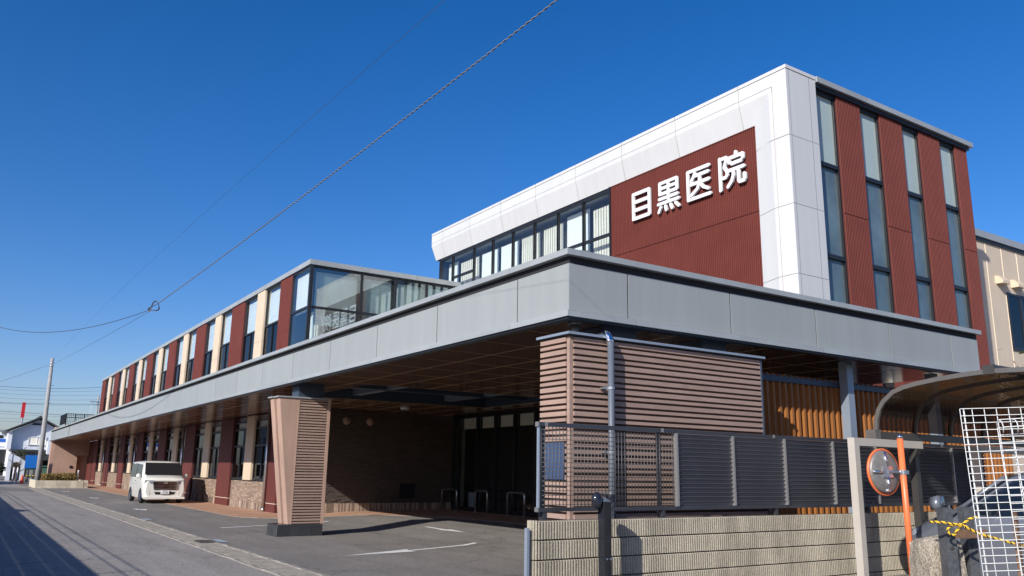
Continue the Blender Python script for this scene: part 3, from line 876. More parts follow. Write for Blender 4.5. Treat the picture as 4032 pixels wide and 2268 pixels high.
# ================================================================== beige building beyond the tower
bb = thing('beige_building', (26.6, 13, 0), 'beige panelled building with hooded vents behind the maroon block', 'building')
bw_ = MB(); bw_.box(24.0, 40, 13, 22, 0, 9.15); bw_.build('wall', bb, 'beige_wall')
box('roof_cap', bb, 23.9, 40, 12.9, 13.1, 9.16, 9.39, 'alu_cap')
box('roof_edge', bb, 23.95, 40, 12.95, 12.995, 9.05, 9.16, 'frame_black')
for xx in (26.97, 27.98, 28.99, 30, 31): box('wall_joint', bb, xx - .008, xx + .008, 12.985, 13.0, .1, 9.05, 'beige_joint')
f = MB(); f.box(28.0, 28.08, 12.96, 13.05, 5.6, 7.52).box(29.6, 29.68, 12.96, 13.05, 5.6, 7.52).box(28.08, 29.6, 12.965, 13.045, 7.44, 7.52).box(28.08, 29.6, 12.965, 13.045, 5.6, 5.7).box(28.8, 28.86, 12.965, 13.045, 5.7, 7.44)
o = f.build('window', bb, 'frame_black')
box('pane', o, 28.08, 29.6, 12.985, 12.99, 5.7, 7.44, 'pane_dark')
for xx in (27.4, 28.4):
    b = MB(); b.prism([(0, 0), (-.24, -.0), (-.24, .10), (-.12, .24), (0, .27)], xx, xx + .44, lambda u, v, t: (t, 13 + u, 7.73 + v))
    b.build('vent_hood', bb, 'cream')

# ================================================================== entrance canopy
CX, CY, CXE, CYE = 6.24, 8.18, 16.43, 80.6
canopy = thing('entrance_canopy', (CX, CY, 3.46), 'wide grey metal canopy running round the clinic above the driveway', 'canopy')
PX, PY = CX + .07, CY + .07              # panel face, set back behind cap and trim
jl = [PY, 9.45] + [9.45 + 2.385 * k for k in range(1, 30)] + [CYE - 1.0, CYE]
jl = [v for v in jl if v <= CYE]
for a, b in zip(jl, jl[1:]):
    if b - a < .05: continue
    box('fascia_panel', canopy, PX, PX + .05, a + .011, b - .011, 3.556, 4.178, 'alu')
jr = [PX + .052, 7.32, 9.35, 11.37, 13.42, 15.42, CXE - .03]
for a, b in zip(jr, jr[1:]):
    box('fascia_panel', canopy, a + (.011 if a > 7 else -.05), b - .011, PY, PY + .049, 3.556, 4.178, 'alu')
off = .09
for z0, z1, nm, dd in ((3.463, 3.537, 'lower_trim', 0), (4.275, 4.355, 'cap_piece', -.012)):
    yy = [CY + dd] + [v + off for v in jl[1:-2]] + [CYE]
    for a, b in zip(yy, yy[1:]):
        if b - a < .05: continue
        box(nm, canopy, CX + dd, CX + .16, a + .004, b - .004, z0, z1, 'alu_cap')
    xx = [CX + .164] + [v + off for v in jr[1:-1]] + [CXE]
    for a, b in zip(xx, xx[1:]):
        box(nm, canopy, a + (.004 if a > 7 else 0), b - .004, CY + dd, CY + .16, z0, z1, 'alu_cap')
bk = MB()
bk.box(PX + .007, PX + .2, PY + .007, CYE - .01, 3.47, 4.34); bk.box(PX + .2, CXE - .04, PY + .007, PY + .2, 3.47, 4.34)
bk.build('joint_backing', canopy, 'room_dark')
sg = MB(); sg.box(CX + .03, CX + .155, CY + .03, CYE - .02, 3.43, 3.462); sg.box(CX + .155, CXE - .03, CY + .03, CY + .155, 3.43, 3.462); sg.build('trim_shade_strip', canopy, 'frame_black')  # black strip paints the shadow gap under the lower trim
# roof deck
dk = MB(); dk.box(PX + .2, 9.15, PY + .2, CYE - .05, 4.20, 4.30); dk.box(9.15, 14.55, PY + .2, YE - .08, 4.20, 4.30); dk.box(14.55, CXE - .04, PY + .2, YT - .02, 4.20, 4.30)
dk.build('roof_deck', canopy, 'alu_dark')
# soffit: boards with open joints over a tan backing; recess with dark steel beams
RX0, RX1, RY0, RY1 = 7.9, 13.9, 18.2, 22.6
SZ0 = 3.485
xs = [6.46, 7.50, 8.52, 9.50, 10.5, 11.5, 12.5, 13.5, 14.5, 15.05]
ysb = [8.36] + [9.57 + 1.225 * k for k in range(60)]
def clip_board(x0, x1, y0, y1):
    if x0 >= RX0 - .4 and x1 <= RX1 + .7 and y0 >= RY0 - .5 and y1 <= RY1 + .5: return False
    return True
for i in range(len(xs) - 1):
    for j in range(len(ysb) - 1):
        x0, x1, y0, y1 = xs[i], xs[i + 1], ysb[j], ysb[j + 1]
        if y0 > 80: continue
        lim = YE - .03
        if x0 >= 9.2:
            if y0 >= lim: continue
            y1 = min(y1, lim)
        elif x1 > 9.25 and y0 >= lim:
            x1 = 9.165
        elif x1 > 9.25 and y1 > lim:
            x1 = 9.165
        y1 = min(y1, 80)
        # boards that fall inside the recess are left out, those crossing it are trimmed
        ix0, ix1 = max(x0, RX0), min(x1, RX1); iy0, iy1 = max(y0, RY0), min(y1, RY1)
        if ix1 > ix0 and iy1 > iy0:
            if x0 < RX0: box('soffit_board', canopy, x0 + .004, RX0 - .004, y0 + .003, y1 - .003, SZ0, SZ0 + .004, 'soffit')
            if x1 > RX1: box('soffit_board', canopy, RX1 + .004, x1 - .004, y0 + .003, y1 - .003, SZ0, SZ0 + .004, 'soffit')
            if y0 < RY0: box('soffit_board', canopy, ix0 + .004, ix1 - .004, y0 + .003, RY0 - .004, SZ0, SZ0 + .004, 'soffit')
            if y1 > RY1: box('soffit_board', canopy, ix0 + .004, ix1 - .004, RY1 + .004, y1 - .003, SZ0, SZ0 + .004, 'soffit')
            continue
        box('soffit_board', canopy, x0 + .007, x1 - .007, y0 + .004, y1 - .004, SZ0, SZ0 + .004, 'soffit')
sb = MB()
sb.box(6.42, 9.16, 8.34, RY0, 3.4895, 3.512); sb.box(9.16, 15.05, 8.34, RY0, 3.4895, 3.512)
sb.box(6.42, RX0, RY0, RY1, 3.4895, 3.512); sb.box(RX1, 15.05, RY0, RY1, 3.4895, 3.512)
sb.box(6.42, 9.16, RY1, 80.2, 3.4895, 3.512); sb.box(9.16, 15.05, RY1, YE - .02, 3.4895, 3.512)
sb.build('soffit_backing', canopy, 'soffit_joint')
js = MB()
for xx_ in xs[1:-1]:
    y1_ = 80.0 if xx_ < 9 else YE - .05
    if RX0 < xx_ < RX1: js.box(xx_ - .006, xx_ + .006, 8.37, RY0 - .005, SZ0 - .002, SZ0 + .0035); js.box(xx_ - .006, xx_ + .006, RY1 + .005, y1_, SZ0 - .002, SZ0 + .0035)
    else: js.box(xx_ - .006, xx_ + .006, 8.37, y1_, SZ0 - .002, SZ0 + .0035)
for yy_ in ysb[1:]:
    if yy_ > 80: break
    js.box(6.47, RX0 - .005 if RY0 < yy_ < RY1 else (15.0 if yy_ < YE - .1 else 9.15), yy_ - .0035, yy_ + .0035, SZ0 - .0015, SZ0 + .0033)
js.build('joint_strips', canopy, 'soffit_joint', kind='stuff')
# soffit to the right of the glazing line (over the side yard)
for i in range(1):
    for j in range(2):
        pass
box('soffit_board', canopy, 15.06, 16.36, 8.36, 10.9, SZ0, SZ0 + .004, 'soffit')
# recess: well sides, lid and beams
rc = MB()
rc.box(RX0, RX1, RY1, RY1 + .02, 3.50, 4.05); rc.box(RX0, RX1, RY0 - .02, RY0, 3.50, 4.05)
rc.box(RX0 - .02, RX0, RY0, RY1, 3.50, 4.05); rc.box(RX1, RX1 + .02, RY0, RY1, 3.50, 4.05); rc.box(RX0, RX1, RY0, RY1, 4.05, 4.07)
rc.build('soffit_recess', canopy, 'navy')
box('recess_beam', canopy, RX0 + .001, RX1 - .001, 20.25, 20.55, 3.60, 4.04, 'navy')
for xx in (9.35, 12.4): box('recess_beam', canopy, xx, xx + .25, RY0 + .001, 20.249, 3.62, 4.04, 'steel_blue');  # paler than the main beam: light on the open-facing sides is painted in
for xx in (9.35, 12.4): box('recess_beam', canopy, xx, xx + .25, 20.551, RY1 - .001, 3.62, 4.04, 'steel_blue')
for (x, y) in ((8.9, 17.49), (8.89, 15.03), (8.9, 12.66)):
    b = MB(); b.lathe([(.085, 0), (.085, .012), (.065, .014), (.06, .002)], (x, y, SZ0 - .014), 16); b.build('downlight', canopy, 'frame_black')
b = MB(); b.lathe([(.13, 0), (.14, .03), (.14, .05)], (11.92, 24.38, SZ0 - .05), 18); b.build('ceiling_lamp', canopy, 'white')
# dark blocks carrying the canopy on the slatted wall, and posts of the side yard
for x0, x1 in ((7.15, 7.75), (9.05, 9.55)):
    box('bearing_block', canopy, x0, x1, 8.55, 9.1, 3.22, 3.48, 'navy')
b = MB(); b.tube([(6.6, 8.5, 3.2), (6.6, 8.5, 3.48)], .07, 10); b.tube([(6.6, 8.5, 3.42), (6.6, 8.5, 3.48)], .1, 10); b.build('drain_outlet', canopy, 'bronze', smooth=True)
for xx in (12.62, 15.3):
    box('post', canopy, xx, xx + .17, 8.60, 8.76, .15, 3.47, 'steel_blue')

# ================================================================== flared column
colm = thing('canopy_column', (6.85, 19.2, 0), 'flared brown column with ribbed side on a dark tiled base', 'column')
bc = box('column_base', colm, 6.17, 7.24, 18.84, 19.51, 0, .255, 'grout')
for i in range(4):
    for z0, z1 in ((.0, .205), (.213, .262)):
        box('base_tile', bc, 6.17 + i * .268 + .003, 6.17 + (i + 1) * .268 - .003, 18.83, 18.842, z0, z1, 'granite')
for i in range(3):
    for z0, z1 in ((.0, .205), (.213, .262)):
        box('base_tile', bc, 6.158, 6.172, 18.842 + i * .223 + .003, 18.842 + (i + 1) * .223 - .003, z0, z1, 'granite')
    for j in range(4):
        box('base_tile', bc, 6.172 + j * .267 + .003, 6.172 + (j + 1) * .267 - .003, 18.842 + i * .223 + .003, 18.842 + (i + 1) * .223 - .003, .255, .264, 'granite')
b = MB()
b.box(6.50, 7.27, 18.93, 19.46, .264, 3.11)
b.build('shaft', colm, 'slat_back')
b = MB(); b.box(7.205, 7.275, 18.885, 19.47, .264, 3.112); b.box(6.49, 6.515, 18.885, 18.94, .264, 3.112); b.box(6.50, 7.205, 19.46, 19.48, .264, 3.112)
b.build('corner_strip', colm, 'stucco')
def fin(y0, y1, xb, xt, nm):
    b = MB(); b.prism([(6.50, .265), (xb, .265), (xt, 3.115), (6.50, 3.115)], y0, y1, lambda u, v, t: (u, t, v)); b.build(nm, colm, 'stucco')
fin(18.89, 19.17, 6.43, 6.03, 'flared_fin')
fin(19.17, 19.21, 6.47, 6.10, 'flared_fin')
fin(19.21, 19.48, 6.40, 5.99, 'flared_fin')
z = .275; k = 0
while z < 3.08:
    h = .046 if k % 2 else .036
    box('rib', colm, 6.516, 7.204, 18.89, 18.93, z, z + h, 'slat'); z += h + .024; k += 1
b = MB()
b.prism([(5.98, 0), (7.30, 0), (7.30, .03), (5.98, .03)], 18.86, 19.19, lambda u, v, t: (u, t, 3.117 + v))
b.prism([(5.94, 0), (7.30, 0), (7.30, .03), (5.94, .03)], 19.19, 19.51, lambda u, v, t: (u, t, 3.117 + v))
b.build('column_cap', colm, 'alu_cap')
box('bearing_block', colm, 6.50, 7.12, 18.98, 19.45, 3.148, 3.483, 'navy')

# ================================================================== entrance glazing, hall and hoops
hall = thing('entrance_glazing', (15.0, 21.3, .15), 'dark glazed entrance front in the shade at the back of the porch', 'glass front')
gy = [12.6, 13.8, 15.0, 16.2, 17.4, 18.6, 19.95, 21.33, 22.51, 23.68, 24.85, 26.14, 26.53]
fr = MB()
for y in gy: fr.box(14.96, 15.08, y - .05, y + .05, .15, 3.48)
for a, b in zip(gy, gy[1:]):
    fr.box(14.965, 15.075, a + .05, b - .05, 3.36, 3.48); fr.box(14.965, 15.075, a + .05, b - .05, .15, .30)
fr.build('frame', hall, 'frame_black')
for a, b in zip(gy, gy[1:]):
    box('pane', hall, 15.01, 15.02, a + .05, b - .05, .30, 3.36, 'pane')
    box('blind', hall, 15.16, 15.17, a + .07, b - .07, 2.98, 3.36, 'blind_cream')
rm = MB()
rm.quad((15.1, 11.2, .16), (20, 11.2, .16), (20, 27.4, .16), (15.1, 27.4, .16)); rm.quad((15.1, 11.2, 3.49), (20, 11.2, 3.49), (20, 27.4, 3.49), (15.1, 27.4, 3.49))
rm.quad((18.2, 11.2, .16), (18.2, 27.4, .16), (18.2, 27.4, 3.5), (18.2, 11.2, 3.5)); rm.quad((15.1, 27.4, .16), (20, 27.4, .16), (20, 27.4, 3.5), (15.1, 27.4, 3.5))
rm.build('hall_room', hall, 'blind_cream')
em = mat('lamp_lit', (1, 1, 1)); em.node_tree.nodes['Principled BSDF'].inputs['Emission Color'].default_value = (1, .93, .82, 1); em.node_tree.nodes['Principled BSDF'].inputs['Emission Strength'].default_value = 9.0
for yy in (14.5, 18.0, 21.5, 23.4, 25.4): box('hall_lamp', hall, 16.9, 17.3, yy, yy + .25, 3.46, 3.485, 'lamp_lit')
box('dark_panel', hall, 17.6, 17.65, 24.7, 25.9, .9, 2.7, 'room_dark')
box('dark_panel', hall, 17.6, 17.65, 26.3, 27.2, .2, 2.7, 'room_dark')
box('poster', hall, 17.9, 17.92, 23.2, 24.2, 1.9, 2.15, 'cone')
box('bench', hall, 16.3, 16.9, 21.4, 24.0, .18, .55, 'blind_cream')
b = MB()
b.lathe([(.2, 0), (.22, .6), (.2, .62), (.0, .62)], (15.6, 26.0, .16), 16); b.build('bin', hall, 'steel_blue')
for i, (y0, y1, lab) in enumerate(((26.15, 27.2, 'steel hoop barrier nearest the brick wall in the porch'), (24.15, 24.9, 'middle steel hoop barrier before the dark entrance glass'), (22.0, 22.95, 'steel hoop barrier nearest the slatted wall in the porch'))):
    y0 -= .75; y1 -= .75
    x = 14.55
    t = thing('hoop_barrier', (x, (y0 + y1) / 2, .15), lab, 'barrier', 'steel hoops before the entrance')
    pts = [(x, y0, .15), (x, y0, .78)] + [(x, y0 + .1 - .1 * math.cos(R(a)), .78 + .1 * math.sin(R(a))) for a in (30, 60, 90)] + [(x, y1 - .1 + .1 * math.sin(R(a)), .78 + .1 * math.cos(R(a))) for a in (0, 30, 60, 90)] + [(x, y1, .15)]
    b = MB(); b.tube(pts, .03, 8); b.build('tube', t, 'steel', smooth=True)
    for yy in (y0, y1):
        b = MB(); b.lathe([(.055, 0), (.055, .012), (.035, .02)], (x, yy, .15), 12); b.build('flange', t, 'steel')

# ================================================================== slatted wall at the canopy corner
sw = thing('slatted_wall', (7.9, 8.45, 0), 'brown wall clad in horizontal slats beside the driveway entrance', 'wall')
SX0, SX1, SY0, SY1, SZT = 6.24, 9.86, 8.15, 8.78, 3.20
box('core', sw, SX0 + .05, SX1 - .03, SY0 + .045, SY1, .05, SZT, 'slat_back')
box('corner_strip', sw, SX0 + .018, SX0 + .075, SY0 + .018, SY0 + .075, .05, SZT, 'slat')
z = .10; k = 0
while z < SZT - .02:
    h = .056 if k % 2 else .040
    box('slat', sw, SX0 + .078, SX1 - .03, SY0, SY0 + .045, z, z + h, 'slat')
    box('slat', sw, SX0, SX0 + .05, SY0 + .078, SY1, z, z + h, 'slat')
    z += h + .030; k += 1
box('end_plate', sw, SX1 - .029, SX1, SY0 - .01, SY1, .05, SZT, 'navy')
for a, b in ((SX0 - .05, 7.35), (7.35, 8.55), (8.55, 9.45), (9.45, SX1 + .04)):
    box('wall_cap', sw, a + .002, b - .002, SY0 - .05, SY1 + .03, SZT + .015, SZT + .047, 'steel_blue')
box('cap_shade_strip', sw, SX0 - .02, SX1 + .01, SY0 - .02, SY1, SZT, SZT + .015, 'frame_black')  # black strip colours in the thin shadow below the wall cap
pn = box('notice_board', sw, SX0 - .035, SX0 - .005, SY0 + .09, SY0 + .45, 1.42, 1.87, 'board_blue')
# rainwater pipe with a chrome elbow
rp = thing('rainwater_pipe', (6.83, 8.08, 0), 'grey rainwater pipe with a metal elbow running down the slatted wall', 'pipe')
b = MB(); b.tube([(6.83, 8.045, .05), (6.83, 8.045, 3.16)], .042, 14); b.build('pipe', rp, 'pvc_grey', smooth=True)
pts = [(6.83, 8.045, 3.15)] + [(6.83 - .0, 8.07 + .11 - .11 * math.cos(R(a)), 3.18 + .11 * math.sin(R(a))) for a in (0, 22, 45, 67, 90)] + [(6.83, 8.35, 3.29), (6.80, 8.6, 3.29)]
b = MB(); b.tube(pts, .047, 14); b.build('elbow', rp, 'chrome', smooth=True)
for z in (2.55, 1.75, 1.25):
    b = MB(); b.tube([(6.83, 8.045, z), (6.83, 8.045, z + .03)], .047, 14); b.box(6.72, 6.79, 8.05, 8.14, z, z + .028); b.build('clip', rp, 'steel')

# ================================================================== timber screen under the canopy
ts = thing('timber_screen', (13.5, 8.85, 0), 'screen of upright orange timber slats half shaded by the canopy', 'screen')
x = 10.35
slm = cube_mesh(.052, .11, 2.95, 'timber')
while x < 18.5:
    put('slat', slm, ts, (x, 8.88, .2 + 1.475)); x += .152
box('rail', ts, 9.9, 18.6, 8.80, 8.86, 3.02, 3.11, 'navy')
box('rail', ts, 9.9, 18.6, 8.935, 8.96, .6, .68, 'navy')
b = MB()
xx = 10.35
while xx < 18.5:
    b.tube([(xx, 8.83, 3.11), (xx, 8.83, 3.135)], .035, 6); xx += .152
b.build('bolts', ts, 'navy', kind='stuff')

# ================================================================== concrete block wall with fence
bwl = thing('block_wall', (5.11, 7.3, 0), 'low ribbed concrete block wall with five courses beside the driveway', 'wall')
WX1 = 17.5
def ribblock(w):
    m = MB(); n = int(round(w / .0365)); p = w / n; z0, z1 = 0, .186
    prof = []
    for k in range(n):
        a = k * p
        prof += [(a + p * .04, .022), (a + p * .24, 0), (a + p * .70, 0), (a + p * .88, .022)]
    rows = [[(u, d, z) for u, d in prof] for z in (z0, z1)]
    m.grid(rows)
    m.quad(*[(u, d, z1) for u, d in prof], (w, .12, z1), (0, .12, z1))
    m.quad((0, .022, 0), (0, .12, 0), (0, .12, z1), (0, .022, z1)); m.quad((w, .022, 0), (w, .12, 0), (w, .12, z1), (w, .022, z1))
    return m.mesh('block', 'block')
bm_full, bm_half = ribblock(.400), ribblock(.2)
for c in range(5):
    x = 5.18
    z = .005 + c * .202
    if c % 2: put('block', bm_half, bwl, (x, 7.3, z)); x += .2
    while x < WX1:
        put('block', bm_full, bwl, (x, 7.3, z)); x += .4
# rounded end pieces at the driveway
def endblock():
    m = MB(); out = []
    for a in range(0, 181, 12):
        r = .075 if (a // 12) % 2 else .062
        out.append((.0755 - r * math.sin(R(a)) * 1.0, .075 - r * math.cos(R(a))))
    m.prism(out + [(.078, .15)], 0, .19, lambda u, v, t: (u, v, t))
    return m.mesh('block', 'block')
eb = endblock()
for c in range(5): put('end_block', eb, bwl, (5.103, 7.3, .005 + c * .202))
box('mortar', bwl, 5.20, WX1, 7.325, 7.43, 0, 1.0, 'mortar')
box('gate_rail', bwl, 5.045, 5.075, 7.31, 7.36, 0, .93, 'steel_blue')

fen = thing('louvre_fence', (5.24, 7.4, 1.0), 'dark metal fence with a mesh end and louvre panels on the block wall', 'fence')
FZ0, FZ1 = 1.09, 2.04
for a, b in ((5.235, 7.275), (7.285, 9.30), (9.31, 11.37), (11.38, 13.45), (13.46, 15.5)):
    box('top_rail', fen, a, b, 7.375, 7.425, FZ1 - .045, FZ1, 'fence_metal')
    box('bottom_rail', fen, a, b, 7.375, 7.425, FZ0, FZ0 + .04, 'fence_metal')
for xx in (5.225,): box('end_cap', fen, xx - .008, xx + .009, 7.373, 7.427, FZ1 - .05, FZ1 + .002, 'fence_edge'); box('end_cap', fen, xx - .008, xx + .009, 7.373, 7.427, FZ0 - .002, FZ0 + .045, 'fence_edge')
box('end_post', fen, 5.235, 5.25, 7.38, 7.42, FZ0 + .04, FZ1 - .045, 'steel_blue')
for xx in (5.33, 7.062, 9.1, 11.15, 13.2):
    box('post', fen, xx - .02, xx + .02, 7.43, 7.48, 1.0, FZ1 - .02, 'fence_metal')
    box('clip', fen, xx - .018, xx + .018, 7.368, 7.374, FZ1 - .04, FZ1 + .004, 'fence_edge')
    box('post_foot', fen, xx - .025, xx + .025, 7.385, 7.42, 1.0, FZ0, 'fence_metal')
vw = MB().tube([(0, 0, -.4325), (0, 0, .4325)], .0045, 5).mesh('wire', 'fence_wire', True)
hw = MB().tube([(-1.0, 0, 0), (1.0, 0, 0)], .0042, 5).mesh('wire', 'fence_wire', True)
x = 5.275
while x < 7.26: put('wire', vw, fen, (x, 7.392, 1.5625)); x += .05
z = 1.16
while z < 1.99: put('wire', hw, fen, (6.262, 7.40, z)); z += .05
lm = [7.285, 8.285, 9.30, 10.35, 11.375, 12.415, 13.455, 14.49]
lou = {}
for a, b in zip(lm, lm[1:]):
    box('mullion', fen, a - .014, a + .014, 7.352, 7.42, FZ0 + .04, FZ1 - .045, 'fence_edge')
    wd = round(b - a - .03, 3)
    if wd not in lou:
        m = MB(); m.prism([(-.026, .027), (-.022, .030), (-.004, .012), (.014, -.030), (.010, -.031), (-.010, .008)], -wd / 2, wd / 2, lambda u, v, t: (t, u, v))
        lou[wd] = m.mesh('louvre', 'louvre_metal')
    z = FZ0 + .068
    while z < FZ1 - .06:
        put('louvre', lou[wd], fen, ((a + b) / 2, 7.395, z)); z += .0535

# ================================================================== things along the wall, right foreground
bo = thing('bollard', (5.84, 7.02, 0), 'glossy black square post with a small mirror at its top', 'post')
bx, by, hw_ = 5.85, 7.02, .052
box('shaft', bo, bx - hw_, bx + hw_, by - hw_, by + hw_, 0, 1.205, 'black_post', bev=.003)
b = MB(); n_ = [(bx - hw_, by - hw_, 1.206), (bx + hw_, by - hw_, 1.206), (bx + hw_, by + hw_, 1.206), (bx - hw_, by + hw_, 1.206)]
for i in range(4): b.quad(n_[i], n_[(i + 1) % 4], (bx, by, 1.256))
b.quad(*n_[::-1]); b.build('pyramid_cap', bo, 'pvc_grey')
b = MB(); b.lathe([(.0, -.02), (.045, -.018), (.07, .0), (.075, .02), (.06, .045), (.0, .06)], (0, 0, 0), 18, 'y')
for i, p in enumerate(b.v): b.v[i] = (bx - .115 + p[0] * .85, by - .03 + p[1] * 1.2, 1.215 + p[2] * 1.25)
b.build('mirror_head', bo, 'black_post', smooth=True)
box('arm', bo, bx - .09, bx - hw_, by - .02, by + .01, 1.17, 1.19, 'black_post')
for x0 in (-.02, .03):
    b = MB(); b.lathe([(.012, 0), (.010, -.012), (0, -.014)], (bx + x0, by - hw_, .62), 10, 'y'); b.build('bolt', bo, 'chrome')

def uframe(x0, x1, y, ztop, lab):
    t = thing('parking_arch', (x0, y, 0), lab, 'frame', 'beige angle frames by the wall')
    s_ = .105
    b = MB(); b.prism([(0, 0), (s_, 0), (s_, ztop - s_), (0, ztop)], y - s_ / 2, y + s_ / 2, lambda u, v, tt: (x0 + u, tt, v)); b.build('upright', t, 'beige_metal')
    b = MB(); b.prism([(x0 + .002, 0), (x1 - .002, 0), (x1 - .002, -s_), (x0 + s_, -s_)], y - s_ / 2 - .001, y + s_ / 2 + .001, lambda u, v, tt: (u, tt, ztop + v)); b.build('crossbar', t, 'beige_metal')
uframe(10.10, 11.75, 6.90, 2.03, 'beige post and bar frame behind the orange mirror pole')
uframe(13.25, 14.9, 6.90, 2.02, 'beige post and bar frame behind the white mesh panel')

tm = thing('traffic_mirror', (10.14, 6.2, 0), 'round traffic mirror seen from behind on an orange pole', 'mirror')
b = MB(); b.tube([(10.14, 6.2, 0), (10.12, 6.2, 2.0)], .0382, 16); b.build('pole', tm, 'orange', smooth=True)
b = MB(); b.tube([(10.12, 6.2, 2.0), (10.1195, 6.2, 2.045)], .0385, 16); b.build('pole_cap', tm, 'chrome', smooth=True)
MC = Vector((9.95, 6.34, 1.575)); MN = Vector((.10, 1.0, -.04)).normalized()      # mirror looks along MN
mu = MN.cross(Vector((0, 0, 1))).normalized(); mv = mu.cross(MN).normalized()
def mloc(u, v, d): return MC + mu * u + mv * v + MN * d
def disc(prof, nm, m, smooth=True, n=36):
    b = MB(); rows = []
    for r, h in prof: rows.append([mloc(r * math.cos(2 * math.pi * j / n), r * math.sin(2 * math.pi * j / n), h) for j in range(n)])
    b.grid(rows, closed=True)
    b.f.append(tuple(range(n - 1, -1, -1))) ; e = (len(prof) - 1) * n; b.f.append(tuple(e + j for j in range(n)))
    return b.build(nm, tm, m, smooth)
disc([(.02, -.035), (.14, -.03), (.24, -.012), (.285, .012)], 'back_shell', 'shell_grey')
disc([(.286, .008), (.298, .008), (.298, .036), (.286, .036), (.286, .008)], 'rim', 'orange')
disc([(.284, .030), (.2, .05), (.1, .062), (.01, .066)], 'mirror_face', 'chrome')
def rod(p, q_, r, nm, m): b = MB(); b.tube([p, (Vector(p) + Vector(q_)) / 2, q_], [r * .8, r, r * .8], 8); return b.build(nm, tm, m, True)
for a, b_ in (((0, .06), (0, .25)), ((0, -.06), (0, -.25)), ((-.06, 0), (-.25, 0)), ((.06, 0), (.25, 0))):
    rod(mloc(*a, -.045), mloc(*b_, -.028), .02, 'stiffener', 'chrome')
b = MB(); 
for s_ in (-1, 1):
    pass
pts = [mloc(u, v, -.05) for u, v in ((-.09, -.07), (.09, -.07), (.09, .07), (-.09, .07))]; pts2 = [mloc(u, v, -.033) for u, v in ((-.09, -.07), (.09, -.07), (.09, .07), (-.09, .07))]
b.quad(*pts); b.quad(*pts2)
for i in range(4): b.quad(pts[i], pts[(i + 1) % 4], pts2[(i + 1) % 4], pts2[i])
b.build('back_plate', tm, 'steel')
b = MB(); b.tube([mloc(0, 0, -.05), Vector((10.128, 6.2, 1.575))], .016, 8); b.build('bracket', tm, 'steel')
b = MB(); b.tube([(10.127, 6.2, 1.545), (10.126, 6.2, 1.605)], .046, 16); b.box(10.15, 10.23, 6.18, 6.22, 1.55, 1.6); b.build('clamp', tm, 'steel')
pts = [mloc(u, v, -.033) for u, v in ((-.06, -.24), (.03, -.24), (.03, -.215), (-.06, -.215))]
b = MB(); b.quad(*pts); b.build('sticker', tm, 'white')

# ------------------------------------------------------------------ carport
cp = thing('carport', (10.9, 7.0, 0), 'carport with curved smoked roof panels and bronze ribs at the right', 'carport')
prof = [(7.028, 2.152), (7.007, 2.307), (6.955, 2.452), (6.872, 2.566), (6.717, 2.685), (6.552, 2.742), (6.355, 2.778), (6.065, 2.814), (5.692, 2.845), (5.372, 2.861), (4.968, 2.845), (4.45, 2.814), (3.726, 2.742), (2.691, 2.597)]  # rib profile scaled about the camera to set the eave farther back
XR = [10.90 + .97 * k for k in range(6)]
for i, x in enumerate(XR):
    b = MB(); hw2 = .022
    rows = []
    for k, (yy, zz) in enumerate(prof):
        p0 = Vector(prof[max(k - 1, 0)]); p1 = Vector(prof[min(k + 1, len(prof) - 1)])
        d = (p1 - p0).normalized(); n_ = Vector((-d.y, d.x)); n_ = n_ if n_.y >= 0 else -n_
        h1 = .03
        rows.append([(x - hw2, yy + n_.x * h1, zz + n_.y * h1), (x + hw2, yy + n_.x * h1, zz + n_.y * h1), (x + hw2, yy - n_.x * h1, zz - n_.y * h1), (x - hw2, yy - n_.x * h1, zz - n_.y * h1)])
    b.grid(rows, closed=True)
    b.quad(*rows[0]); b.quad(*rows[-1])
    b.build('rib', cp, 'bronze_lit' if i == 0 else 'bronze')
for a, b_ in zip(XR, XR[1:]):
    b = MB(); b.grid([[(a + .02, y, z + .018), (b_ - .02, y, z + .018)] for y, z in prof]); b.build('roof_panel', cp, 'polycarbonate', smooth=True, fix=False)
gx1 = XR[-1] + .1
b = MB(); b.box(10.86, gx1, 7.0, 7.10, 2.05, 2.15); b.build('gutter', cp, 'bronze')
box('gutter_end', cp, 10.79, 10.92, 6.97, 7.13, 2.03, 2.17, 'bronze_lit')
box('beam', cp, 10.95, gx1, 5.33, 5.41, 2.875, 2.945, 'bronze')
box('ridge_joint', cp, 10.86, 10.94, 5.30, 5.44, 2.82, 2.94, 'bronze')
for xx in (11.95, 15.6):
    b = MB(); b.prism([(7.02, 2.05), (7.12, 2.05), (7.2, 1.87), (7.2, 0), (7.1, 0), (7.1, 1.82)], xx, xx + .1, lambda u, v, t: (t, u, v)); b.build('support_arm', cp, 'bronze')

